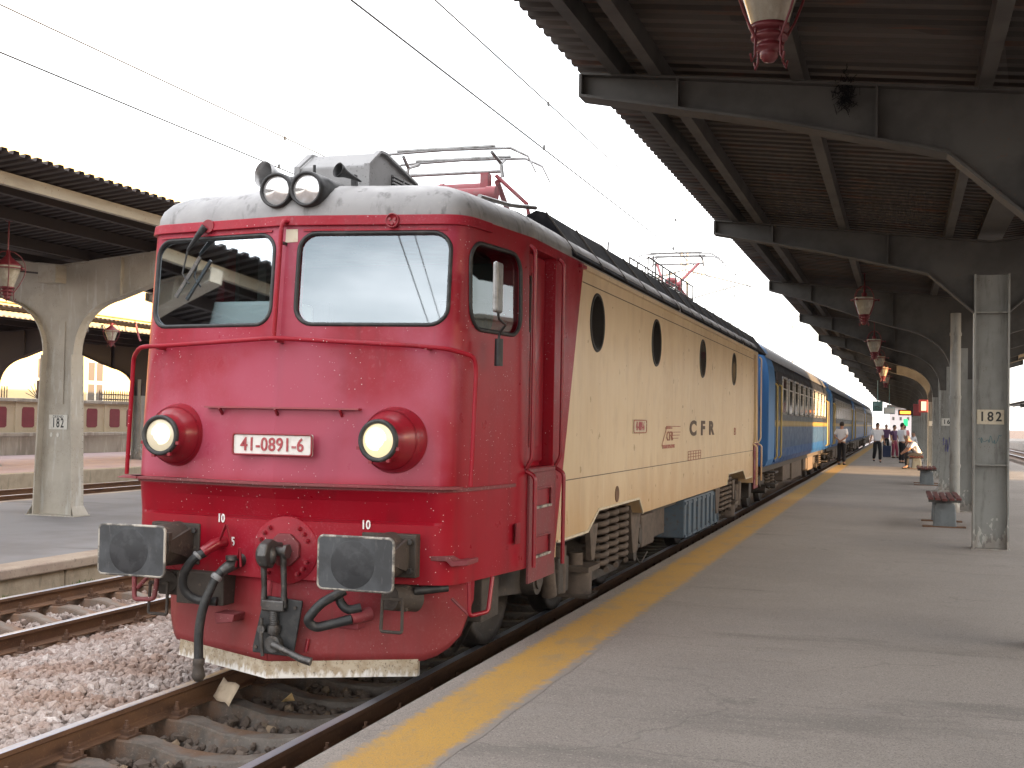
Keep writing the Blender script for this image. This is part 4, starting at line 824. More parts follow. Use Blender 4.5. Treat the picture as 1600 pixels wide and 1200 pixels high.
for x in (-1.08, .02, 1.12): MB().bar(F(x, 2.57-.04*abs(x), -.02), F(x, 2.57-.04*abs(x), .10), .022, .03).build('rail_bracket', m_redclean, loco)
L_ = [[F(x, 2.075, -.01), F(x, 2.075, .055), F(x, 2.087, .055), F(x, 2.087, -.01)] for x in np.linspace(-.62, .64, 14)]
sh = MB().loft(L_).build('foot_shelf', m_redclean, loco)
for x in (-.48, .02, .50): MB().bar(F(x, 2.03, 0), F(x, 2.075, .05), .014, .02).build('bracket', m_redclean, sh)
fp = MB().box(-.325, .325, 0, .02, -.078, .078).build('number_plate', m_plate, loco, bevel=.012); fp.location = (0, ysurf(0, 1.815)-.026, 1.815)
rim = MB().tube([(a, -.004, b) for a, b in rrect(-.32, .32, -.075, .075, .02, 4)], .008, 6, closed=True).build('plate_rim', m_redclean, fp)
tx = text('plate_number', '41-0891-6', .135, (0, -.002, -.004), (1, 0, 0), m_plater, fp, sx=.88, extrude=.004, bold=.002, spacing=1.05)
fr_ = PM('front_stencil', (.8, .77, .75), .6)
text('stencil', '10', .088, F(-.47, 1.255, .006), (1, -.15, 0), m_letterw, loco, sx=.8, bold=.002); text('stencil', '5', .088, F(-.355, 1.09, .006), (1, -.15, 0), m_letterw, loco, sx=.8, bold=.002); text('stencil', '10', .088, F(.69, 1.255, .006), (1, .15, 0), m_letterw, loco, sx=.8, bold=.002)

# ------------------------------------------------------------------ buffers, coupling, hoses
for s_ in (-1, 1):
    bf = part('buffer', loco); x = s_*.875; yb = ysurf(.875, 1.05)
    MB().prism(rrect(x-.275, x+.275, .872, 1.228, .035), 'y', .0, .022).build('plate', m_bufface, bf, bevel=.004)
    rimv = MB().tube([(a, .008, b) for a, b in rrect(x-.272, x+.272, .875, 1.225, .035)], .011, 6, closed=True); rimv.build('plate_edge', m_white, bf)
    MB().lathe([(.001, .0035), (.148, .003), (.16, .0005)], (x-.02, 0.0, 1.045), (0, -1, 0), 36).build('grease_patch', m_bufgrease, bf)
    MB().lathe([(.001, .0055), (.07, .005), (.082, .003)], (x+.02, 0.0, 1.05), (0, -1, 0), 30).build('grease_ring', m_bufgrease, bf)
    MB().cyl((x, .022, 1.05), (x, .26, 1.05), .105, .125, 28).cyl((x, .24, 1.05), (x, yb+.05, 1.05), .15, .165, 28).build('plunger', m_grime, bf)
    q = MB()
    for sx in (-1, 1): q.add([(x+sx*.13, yb, .93), (x+sx*.13, .26, 1.02), (x+sx*.13, .26, 1.10), (x+sx*.13, yb, 1.19), (x+sx*.16, yb, .93), (x+sx*.15, .26, 1.02), (x+sx*.15, .26, 1.10), (x+sx*.16, yb, 1.19)], [(0, 1, 2, 3), (7, 6, 5, 4), (0, 4, 5, 1), (1, 5, 6, 2), (2, 6, 7, 3)])
    q.box(x-.16, x+.16, .22, .26, 1.10, 1.16)
    q.build('casing', m_grime, bf)
    MB().box(x-.21, x+.21, yb-.045, yb+.05, .90, 1.205).build('base_plate', m_grime, bf, bevel=.008)
    bo = MB()
    for dx in (-.17, .17):
        for z in (.95, 1.155): bo.cyl((x+dx, yb-.04, z), (x+dx, yb-.075, z), .022, n=6)
    bo.build('bolt', m_steel, bf)
# coupling disc, hook, screw coupling
cd_ = part('coupling', loco); yc = ysurf(.1, 1.05)
ddisc = MB().lathe([(.245, -.05), (.245, .006), (.241, .009), (.001, .009)], (.10, yc, 1.055), (.15, -1, 0), 64); ddisc.build('draw_plate', m_body, cd_)
bo = MB()
for a in (22, 38, 54, 126, 142, 158, 202, 218, 234, 306, 322, 338): bo.cyl((.10+.2*math.cos(R_(a)), yc-.014, 1.055+.2*math.sin(R_(a))), (.10+.2*math.cos(R_(a)), yc-.05, 1.055+.2*math.sin(R_(a))), .017, n=6).cyl((.10+.2*math.cos(R_(a)), yc-.05, 1.055+.2*math.sin(R_(a))), (.10+.2*math.cos(R_(a)), yc-.062, 1.055+.2*math.sin(R_(a))), .010, n=8)
bo.build('bolt', m_redclean, cd_)
oc = [(.10+.13*math.cos(R_(22.5+45*k)), 1.06+.125*math.sin(R_(22.5+45*k))) for k in range(8)]
MB().prism(oc, 'y', yc-.035, yc).build('draw_frame', m_reddull, cd_, bevel=.008)
hk = [(.0, 1.00), (.035, 1.10), (.0, 1.16), (-.07, 1.165), (-.13, 1.12), (-.15, 1.04), (-.12, .965), (-.06, .935), (.0, .95), (.02, .98), (-.03, .985), (-.07, 1.02), (-.075, 1.07), (-.05, 1.09)]
hx = .06
MB().prism([(yc+a*1.35-.06, b) for a, b in [(.12, 1.02), (.12, 1.10), (-.02, 1.12), (-.09, 1.15), (-.15, 1.12), (-.17, 1.04), (-.14, .96), (-.08, .94), (-.06, .97), (-.09, 1.0), (-.09, 1.05), (-.05, 1.07), (-.02, 1.03)]], 'x', hx-.035, hx+.035).build('hook', m_steel, cd_, bevel=.012)
MB().lathe([(.001, .05), (.06, .045), (.09, .02), (.095, 0), (.09, -.02)], (hx-.03, yc-.16, 1.03), (-.35, -1, 0), 24).build('hook_boss', m_steel, cd_)
MB().cyl((hx-.09, yc-.12, 1.06), (hx+.12, yc-.12, 1.06), .035, n=16).cyl((hx+.10, yc-.12, 1.06), (hx+.125, yc-.12, 1.06), .055, n=6).build('shackle_pin', m_steel, cd_)
for x in (hx-.075, hx+.085): MB().tube([(x, yc-.12, 1.05), (x+.004, yc-.10, .80), (x-.0, yc-.09, .66)], [.025, .02, .026], 10).build('link', m_steel, cd_)
MB().box(hx-.08, hx+.10, yc-.13, yc-.06, .63, .71).build('trunnion', m_steel, cd_, bevel=.012)
sp_ = MB().cyl((hx+.005, yc-.095, .70), (hx+.02, yc-.085, .36), .03, n=14)
for k in range(16): z = .62-.014*k; sp_.lathe([(.030, -.004), (.037, 0), (.030, .004)], (hx+.008+.0004*k, yc-.092, z), (0, 0, 1), 12)
sp_.lathe([(.045, -.03), (.05, 0), (.045, .03)], (hx+.012, yc-.09, .50), (0, 0, 1), 14)
sp_.build('screw', m_steel, cd_)
MB().cyl((hx+.02, yc-.13, .40), (hx+.02, yc-.06, .40), .06, n=20).build('end_eye', m_steel, cd_)
MB().tube([(hx+.03, yc-.14, .40), (hx+.15, yc-.15, .36), (hx+.26, yc-.14, .315), (hx+.33, yc-.13, .30)], [.028, .022, .026, .030], 10).build('end_link', m_steel, cd_)
MB().tube([(hx-.07, yc-.13, .58), (hx-.07, yc-.13, .46), (hx-.06, yc-.12, .31)], .014, 8).cyl((hx-.07, yc-.14, .50), (hx-.07, yc-.09, .50), .03, n=12).build('tommy_bar', m_steel, cd_)
# back plate for the coupling on the valance (tilted)
bpv = MB().prism([(-.02, .73), (.26, .71), (.26, .68), (.20, .33), (.17, .31), (-.13, .32), (-.13, .36), (-.05, .71)], 'y', 0, .02); bpo = bpv.build('coupling_rest', m_black, loco, bevel=.006); bpo.location = (.02, .395, 0)
bo = MB()
for x, z in ((-.10, .36), (.15, .35), (.21, .66), (.0, .69), (-.06, .45), (.03, .40)): bo.cyl((x+.02, .398, z), (x+.02, .382, z), .013, n=8)
bo.build('rest_bolt', m_grime, bpo, ); bpo.children[0].location = (-.02, -.395, 0)
# valance (plough) under the headstock: two panels meeting on the centre line
def vy(x, z): return .415+.42*min(abs(x), 1.05)+.06*(z-.15)/.7+max(0, abs(x)-1.05)*1.0
vl = part('plough', loco)
for s_ in (-1, 1):
    NX, NZ = 20, 10; v = []; f = []
    for i in range(NX+1):
        x = 1.30*i/NX
        zb = .26 if x < .98 else .26+.42*(1-math.sqrt(max(0, 1-((x-.98)/.32)**2)))
        for j in range(NZ+1): z = zb+(.86-zb)*j/NZ; v.append((s_*x, vy(x, z), z))
    for i in range(NX):
        for j in range(NZ): f.append((i*(NZ+1)+j, (i+1)*(NZ+1)+j, (i+1)*(NZ+1)+j+1, i*(NZ+1)+j+1))
    o = MB().add(v, f, True).build('plough_panel', m_reddull if False else m_red, vl); o.data.materials.clear(); o.data.materials.append(m_red); md = o.modifiers.new('thick', 'SOLIDIFY'); md.thickness = .02; md.offset = 0
    o2 = MB().add([(0, vy(0, .14)-.014, .14), (s_*1.0, vy(1.0, .14)-.014, .155), (s_*1.0, vy(1.0, .28)-.014, .275), (0, vy(0, .28)-.014, .258), (0, vy(0, .14)+.03, .14), (s_*1.0, vy(1.0, .14)+.03, .155), (s_*1.0, vy(1.0, .28)+.02, .285), (0, vy(0, .28)+.02, .27)],
                   [(0, 1, 2, 3), (7, 6, 5, 4), (0, 4, 5, 1), (1, 5, 6, 2), (2, 6, 7, 3)]).build('plough_blade', m_dirtywhite, vl)
V_ = lambda x, z, o=0: Vector((x, vy(x, z)-o, z))
# cocks and hoses
def hose(pts, r, name='hose'): return MB().tube(fillet(pts, .09, 6), r, 12).build(name, m_black, loco)
hose([(-.50, yc-.10, 1.02), (-.57, yc-.14, .98), (-.65, yc-.16, .86), (-.66, yc-.14, .74), (-.58, yc-.10, .665), (-.42, yc-.06, .66)], .033)
ck = MB().tube([(-.43, yc+.10, 1.09), (-.47, yc-.04, 1.07), (-.52, yc-.11, 1.02)], [.045, .045, .036], 12).lathe([(.04, -.02), (.042, 0), (.04, .02)], (-.505, yc-.10, 1.03), (-.5, -.5, -.5), 14)
ck.bar((-.44, yc-.02, 1.09), (-.37, yc-.05, 1.22), .02, .012).bar((-.33, yc-.02, 1.06), (-.36, yc-.05, 1.22), .02, .012).build('cock', m_redclean, loco)
MB().lathe([(.036, -.012), (.04, 0), (.036, .012)], (-.548, yc-.13, .995), (-.4, -.3, -.5), 14).build('hose_clip', m_acgrey, loco)
hose([(-.36, yc-.08, .90), (-.40, yc-.12, .84), (-.47, yc-.16, .65), (-.50, yc-.17, .45), (-.49, yc-.17, .24)], .034)
MB().tube([(-.25, yc+.10, .98), (-.31, yc-.03, .94), (-.37, yc-.09, .885)], [.05, .05, .036], 12).cyl((-.30, yc-.06, .97), (-.30, yc-.06, 1.0), .05, n=12).build('cock_body', m_steel, loco)
MB().bar((-.27, yc-.06, .92), (-.24, yc-.07, 1.06), .016, .010).bar((-.235, yc-.05, .92), (-.235, yc-.07, 1.06), .016, .010).build('cock_handle', m_redclean, loco)
MB().lathe([(.036, -.02), (.042, -.01), (.042, .01), (.036, .02)], (-.395, yc-.115, .845), (-.3, -.3, -.6), 14).build('hose_clip', m_acgrey, loco)
MB().lathe([(.036, .03), (.044, .02), (.044, -.01), (.034, -.03), (.045, -.07), (.05, -.10), (.03, -.135), (.001, -.14)], (-.49, yc-.17, .235), (0, 0, 1), 16).build('hose_head', m_grime, loco)
hose([(.60, .42, .80), (.47, .30, .72), (.385, .27, .60), (.43, .31, .545), (.55, .37, .575), (.66, .42, .605)], .034)
hose([(.54, .44, .80), (.56, .42, .72), (.62, .43, .66), (.70, .48, .68)], .032)
MB().tube([(.64, .44, .60), (.74, .56, .63)], [.045, .05], 10).build('dummy_coupling', m_reddull, loco)
MB().box(.52, .68, .48, .60, .52, .60).build('hose_rest', m_reddull, loco, bevel=.01)
MB().prism([(-.44, .58), (-.42, .50), (-.28, .52), (-.27, .575)], 'y', .40, .56).build('hose_rest', m_reddull, loco, bevel=.006)
# jumper sockets and stirrups under the headstock
for s_ in (-1, 1):
    so_ = MB().cyl((s_*.92, .50, .76), (s_*1.02, .70, .74), .085, .10, 18).box(s_*.92-.10, s_*.92+.10, .55, .70, .66, .84)
    so_.build('jumper_socket', m_grime, loco, bevel=.01)
    MB().tube([(s_*1.05, .60, .80), (s_*1.25, .75, .82)], .03, 8).build('jumper_pipe', m_black, loco)
    x = s_*.95
    MB().tube(fillet([(x-.075, .46, .76), (x-.08, .45, .53), (x+.08, .45, .53), (x+.075, .46, .76)], .02), .012, 8).build('stirrup', m_grime, loco)
    MB().bar((x-.08, .46, .76), (x+.08, .46, .76), .02, .02).build('stirrup_bar', m_grime, loco)
    xs = s_*1.40
    MB().tube(fillet([(xs-.01, .80, .86), (xs, .80, .62), (xs+s_*.10, .92, .64), (xs+s_*.10, 1.0, .88)], .03), .016, 8).build('step_stirrup', m_redclean, loco)
    MB().tube([(xs-s_*.13, .78, .74), (xs-.005, .80, .63)], .012, 8).build('stirrup_brace', m_reddull, loco)
MB().box(-.80, -.40, .46, .70, .62, .86).build('jumper_box', m_grime, loco, bevel=.01)
MB().tube(fillet([(-1.14, .42, .86), (-1.12, .40, .635), (-.95, .40, .645), (-.93, .42, .86)], .03), .018, 8).tube([(-1.10, .41, .72), (-.98, .41, .84)], .016, 8).build('shunter_step', m_reddull, loco)
MB().prism([(1.16, 1.05), (1.30, 1.055), (1.33, 1.02), (1.44, 1.035), (1.44, 1.0), (1.32, .985), (1.28, 1.02), (1.16, 1.018)], 'y', .63, .86).build('foot_bracket', m_reddull, loco, bevel=.004)
MB().box(1.478, 1.486, 1.60, 1.70, 1.06, 1.22).build('side_flap', m_redclean, loco)
MB().tube([V_(.27, .42, .03), V_(.26, .33, .03)], .014, 8).build('pin', m_redclean, loco)
# mirrors
for s_ in (-1, 1):
    mi_ = part('mirror', loco)
    if s_ == -1:
        MB().box(-1.53, -1.49, 1.15, 1.29, 2.74, 3.10).build('mirror_glass', m_alu, mi_, bevel=.018); MB().tube([(-1.47, 1.2, 2.62), (-1.51, 1.2, 2.76)], .012, 6).build('arm', m_black, mi_); continue
    MB().box(s_*1.60-.02, s_*1.60+.02, .64, .78, 2.78, 3.14).build('mirror_glass', m_alu, mi_, bevel=.018)
    MB().tube(fillet([(s_*1.60, .72, 2.80), (s_*1.60, .74, 2.74), (s_*1.56, 1.02, 2.72), (s_*1.50, 1.05, 2.66), (s_*1.50, 1.05, 2.56)], .03), .010, 6).build('arm', m_black, mi_)
    MB().cyl((s_*1.50, 1.05, 2.62), (s_*1.50, 1.05, 2.42), .032, n=12).build('holder', m_black, mi_)

# ------------------------------------------------------------------ running gear
def wheelset(y):
    w_ = part('wheelset', loco)
    for s_ in (-1, 1):
        MB().lathe([(.001, .0), (.14, .0), (.16, -.03), (.52, -.05), (.53, .0), (.62, .005), (.628, -.10), (.655, -.125), (.65, -.15), (.5, -.14), (.001, -.12)], (s_*.80, y, .628), (s_, 0, 0), 40).build('wheel', m_grime, w_)
    MB().cyl((-1.0, y, .628), (1.0, y, .628), .09, n=14).build('axle', m_grime, w_)
    for s_ in (-1, 1): MB().cyl((s_*.95, y, .628), (s_*1.26, y, .628), .17, .15, 20).cyl((s_*1.26, y, .628), (s_*1.28, y, .628), .10, n=16).build('axle_box', m_grime, w_)
def spring(x, y, z0, z1, r, wr, n, parent):
    pts = []; N = int(n*14)
    for i in range(N+1): a = 2*math.pi*n*i/N; pts.append((x+r*math.cos(a), y+r*math.sin(a), z0+(z1-z0)*i/N))
    return MB().tube(pts, wr, 8).build('spring', m_grimelight, parent)
for a, b in ((0, 1), (LEN, -1)):
    Y = lambda q: a+b*q
    for q in (2.95, 5.10, 7.25): wheelset(Y(q))
    bg_ = part('bogie', loco)
    fr = MB()
    for s_ in (-1, 1):
        fr.prism([(Y(2.0), .62), (Y(2.2), .55), (Y(4.3), .36), (Y(4.7), .30), (Y(6.6), .28), (Y(7.0), .40), (Y(8.2), .55), (Y(8.2), .80), (Y(6.9), .66), (Y(6.7), .45), (Y(4.6), .47), (Y(4.2), .70), (Y(2.0), .86)], 'x', *sorted((s_*1.02, s_*1.14)))
    fr.box(-1.0, 1.0, *sorted((Y(2.0), Y(2.25))), .55, .85)
    fr.build('frame', m_grime, bg_, bevel=.01)
    for s_ in (-1, 1):
        for q in (5.10, 5.55, 6.05): spring(s_*1.22, Y(q), .46, 1.12, .145, .030, 8, bg_)
        MB().cyl((s_*1.2, Y(4.45), .30), (s_*1.2, Y(4.45), .56), .17, n=20).box(s_*1.2-.2, s_*1.2+.2, *sorted((Y(4.22), Y(4.68))), .53, .58).box(s_*1.2-.19, s_*1.2+.19, *sorted((Y(4.25), Y(4.65))), .27, .30).cyl((s_*1.2, Y(4.45), .56), (s_*1.2, Y(4.45), .70), .08, n=14).build('axle_guide', m_grimelight, bg_)
        MB().prism([(Y(4.40), .98), (Y(4.75), .98), (Y(4.62), .62), (Y(4.50), .62)], 'x', *sorted((s_*1.30, s_*1.36))).build('hanger', m_grimelight, bg_, bevel=.006); hg = MB().prism([(Y(6.25), 1.15), (Y(6.62), 1.15), (Y(6.85), .95), (Y(6.70), .50), (Y(6.45), .50)], 'x', *sorted((s_*1.28, s_*1.36)))
        hg.build('hanger', m_grimelight, bg_, bevel=.006)
        MB().cyl((s_*1.25, Y(3.35), .42), (s_*1.25, Y(3.2), .88), .075, n=14).cyl((s_*1.25, Y(3.7), .40), (s_*1.25, Y(3.65), .85), .06, .075, 14).build('damper', m_grimelight, bg_)
        MB().box(s_*1.2-.10, s_*1.2+.10, *sorted((Y(3.5), Y(3.85))), .40, .74).build('sand_box', m_grime, bg_, bevel=.02)
        MB().tube(fillet([(s_*1.18, Y(1.55), .84), (s_*1.15, Y(1.6), .5), (s_*.95, Y(1.9), .25), (s_*.80, Y(2.1), .10)], .1), .022, 8).build('sand_pipe', m_grime, bg_)
        MB().cyl((s_*1.2, Y(6.75), .46), (s_*1.32, Y(6.75), .46), .09, n=16).tube(fillet([(s_*1.3, Y(6.7), .50), (s_*1.33, Y(7.0), .30), (s_*1.33, Y(7.4), .42)], .1), .012, 6).build('link_pin', m_grime, bg_)
        MB().box(s_*1.0, s_*1.3, *sorted((Y(1.35), Y(1.75))), .48, .84).build('step_box', m_grime, bg_, bevel=.01) if s_ == 1 else MB().box(-1.3, -1.0, *sorted((Y(1.35), Y(1.75))), .48, .84).build('step_box', m_grime, bg_, bevel=.01)
MB().box(-1.2, 1.2, 2.3, LEN-2.3, .84, 1.16).build('floor_frame', m_grime, loco)
MB().box(-1.05, 1.05, 8.3, 10.0, .42, .95).build('equipment_box', m_grimelight, loco, bevel=.02)
for s_ in (-1, 1):
    MB().box(*sorted((s_*.9, s_*1.25)), 7.45, 8.25, .45, .86).build('air_reservoir', m_grimelight, loco, bevel=.03)
    tk = part('battery_tank', loco)
    MB().box(*sorted((s_*.6, s_*1.33)), 10.1, 13.4, .34, .90).build('casing', m_tank, tk, bevel=.02)
    for k in range(8): MB().box(*sorted((s_*1.33, s_*1.36)), 10.25+k*.43, 10.29+k*.43, .36, .88).build('rib', m_tank, tk)
    for z in (.37, .85): MB().box(*sorted((s_*1.33, s_*1.345)), 10.1, 13.4, z-.02, z+.02).build('flange', m_tank, tk)
# ------------------------------------------------------------------ pantographs and roof gear
def pan_head(y, z, parent, hw=.80):
    h = MB()
    for dy in (-.24, .24):
        pts = [(-hw-.32, y+dy, z-.26), (-hw-.24, y+dy, z-.10), (-hw-.06, y+dy, z-.01), (-hw+.2, y+dy, z), (0, y+dy, z+.008), (hw-.2, y+dy, z), (hw+.06, y+dy, z-.01), (hw+.24, y+dy, z-.10), (hw+.32, y+dy, z-.26)]
        h.tube(pts, [.008, .012, .014, .016, .016, .016, .014, .012, .008], 8)
        h.box(-hw+.1, hw-.1, y+dy-.02, y+dy+.02, z+.012, z+.03)
    h.build('collector_head', m_alu, parent)
    k = MB()
    for sx in (-1, 1):
        k.tube([(sx*(hw-.15), y-.2, z-.03), (sx*(hw-.12), y, z-.10), (sx*(hw-.15), y+.2, z-.03)], .018, 8).tube([(sx*(hw-.12), y, z-.10), (sx*(hw-.1), y, z-.24)], .02, 8)
    k.tube([(-hw+.1, y, z-.18), (hw-.1, y, z-.18)], .018, 8).build('head_frame', m_alu, parent)
# front one, folded
pf = part('pantograph', loco)
pan_head(3.95, 4.68, pf, .62)
MB().cyl((-.62, 3.55, 4.20), (.55, 3.55, 4.20), .06, n=14).cyl((.50, 3.55, 4.20), (.60, 3.55, 4.20), .072, n=14).build('cross_tube', m_panred, pf); MB().cyl((-.5, 3.85, 4.31), (.34, 3.85, 4.31), .06, n=14).cyl((-.1, 3.85, 4.31), (-.06, 3.85, 4.31), .07, n=14).build('cross_tube', m_panred, pf)
MB().tube([(-.45, 3.7, 4.16), (-.12, 5.4, 4.22), (-.08, 5.6, 4.24)], .045, 10).tube([(.45, 3.7, 4.16), (.12, 5.4, 4.22)], .04, 10).build('lower_arm', m_panred, pf)
MB().tube([(-.1, 5.5, 4.30), (-.45, 4.0, 4.40)], .03, 10).tube([(.1, 5.5, 4.30), (.45, 4.0, 4.40)], .03, 10).tube([(.45, 3.95, 4.46), (.78, 3.95, 4.16), (.80, 4.0, 3.98)], .02, 8).build('upper_arm', m_panred, pf)
MB().bar((-.6, 3.5, 4.05), (-.6, 5.7, 4.05), .06, .05).bar((.6, 3.5, 4.05), (.6, 5.7, 4.05), .06, .05).bar((-.6, 5.6, 4.05), (.6, 5.6, 4.05), .06, .05).box(.34, .42, 3.79, 3.91, 4.26, 4.46).build('base_frame', m_panred, pf)
def insul(x, y, z0, z1, parent, r=.07):
    n = 5; pr = []
    for k in range(n): a = z0+(z1-z0)*k/n; h = (z1-z0)/n; pr += [(r*.55, a), (r, a+h*.25), (r*.98, a+h*.4), (r*.55, a+h*.8)]
    MB().lathe(pr, (x, y, 0), (0, 0, 1), 16).build('insulator', m_insul, parent)
for x in (-.6, .6):
    for y in (3.6, 5.6): insul(x, y, 3.86, 4.03, pf)
# rear one, raised to the wire
pr_ = part('pantograph', loco); yr = 16.6
pan_head(yr, 5.40, pr_, .62)
MB().tube([(-.42, yr+.9, 4.12), (-.1, yr-.75, 4.72)], .045, 10).tube([(.42, yr+.9, 4.12), (.1, yr-.75, 4.72)], .045, 10).cyl((-.2, yr-.75, 4.72), (.2, yr-.75, 4.72), .05, n=12).build('lower_arm', m_panred, pr_)
MB().tube([(-.15, yr-.75, 4.74), (-.42, yr-.02, 5.22)], .028, 10).tube([(.15, yr-.75, 4.74), (.42, yr-.02, 5.22)], .028, 10).ball((.0, yr-.70, 4.80), .12, sz=.6, sy=1.4).build('upper_arm', m_panred, pr_)
MB().bar((-.6, yr-.9, 4.05), (-.6, yr+1.1, 4.05), .06, .05).bar((.6, yr-.9, 4.05), (.6, yr+1.1, 4.05), .06, .05).bar((-.6, yr+.9, 4.05), (.6, yr+.9, 4.05), .06, .05).build('base_frame', m_panred, pr_)
for x in (-.6, .6):
    for y in (yr-.8, yr+.9): insul(x, y, 3.86, 4.03, pr_)
# roof conductors, insulators, grab rails
MB().tube(fillet([(1.0, 1.95, 3.86), (1.05, 2.6, 3.90), (1.1, 3.2, 3.98)], .1), .02, 8).build('roof_pipe', m_alu, loco)
MB().tube(fillet([(.85, 5.6, 4.12), (.85, 6.7, 4.14), (.85, 7.0, 4.12), (.85, 7.05, 3.88)], .16), .018, 8).build('conductor', m_alu, loco)
insul(.75, 7.5, 3.86, 4.16, loco, .10); MB().tube(fillet([(.75, 7.5, 4.16), (.75, 7.5, 4.24), (.85, 7.1, 4.24)], .05), .012, 6).build('conductor', m_alu, loco)
MB().tube([(0, 5.7, 4.16), (0, 15.7, 4.16)], .015, 6).build('conductor', m_alu, loco)
for y in (8.0, 10.5, 13.0): insul(0, y, 3.87, 4.14, loco, .08)
gr = part('roof_rail', loco)
for x in (.72, .98):
    q = MB(); ys_ = np.linspace(8.9, 12.6, 8)
    for z in (4.30, 4.08): q.tube([(x, 8.9, z), (x, 12.6, z)], .012, 6)
    for y in ys_: q.tube([(x, y, 3.86), (x, y, 4.30)], .011, 6)
    q.build('rail', m_steel, gr)
MB().box(.5, .7, 9.5, 10.6, 3.86, 4.12).build('resistor_box', m_acgrey, loco, bevel=.02)
MB().box(-.5, .5, 7.2, 8.6, 3.86, 3.98).box(-.6, .6, 13.5, 15.2, 3.86, 3.99).build('roof_hatch', m_louver, loco, bevel=.03)

# ================================================================== BLUE COACHES
def coach_base(t, oc):
    ln = t.links.new; sp = t.nodes.new('ShaderNodeSeparateXYZ'); ln(oc, sp.inputs[0])
    mr = t.nodes.new('ShaderNodeMapRange'); mr.inputs['From Min'].default_value = 1.0; mr.inputs['From Max'].default_value = 4.0; ln(sp.outputs['Z'], mr.inputs['Value'])
    r = t.nodes.new('ShaderNodeValToRGB'); r.color_ramp.interpolation = 'CONSTANT'; e = r.color_ramp.elements
    st = [(0, (.012, .065, .20)), ((1.42-1)/3, (.030, .070, .15)), ((1.97-1)/3, (.20, .13, .02)), ((2.0-1)/3, (.27, .19, .05)), ((2.085-1)/3, (.20, .13, .02)), ((2.115-1)/3, (.016, .02, .032))]
    e[0].position = 0; e[0].color = (*st[0][1], 1); e[1].position = st[1][0]; e[1].color = (*st[1][1], 1)
    for p, c in st[2:]: q = e.new(p); q.color = (*c, 1)
    ln(mr.outputs[0], r.inputs['Fac']); return r.outputs['Color']
m_coach = PM('coach_livery', (0, 0, 0), .45, spec=.12, layers=[L(s=(6, 6, .8), lo=.5, hi=.75, c=(.16, .17, .19), a=.25, d=2)], coat=.08, base_node=coach_base, rv=.08)
m_coachend = PM('coach_end_blue', (.035, .16, .40), .45, layers=[L(s=(5, 5, 1), lo=.5, hi=.7, c=(.03, .11, .26), a=.6)])
m_coachroof = PM('coach_roof_grey', (.10, .10, .105), .5, layers=[L(s=(4, 12, 4), lo=.45, hi=.7, c=(.24, .23, .22), a=.6)])
m_railyel = PM('handrail_yellow', (.45, .33, .10), .4)
prof_b = [(1.36, 1.06), (1.42, 1.20), (1.43, 1.6), (1.43, 3.05), (1.40, 3.35), (1.33, 3.55)]
prof_r = [(1.345, 3.54), (1.20, 3.80), (.95, 4.01), (.55, 4.16), (0, 4.22)]
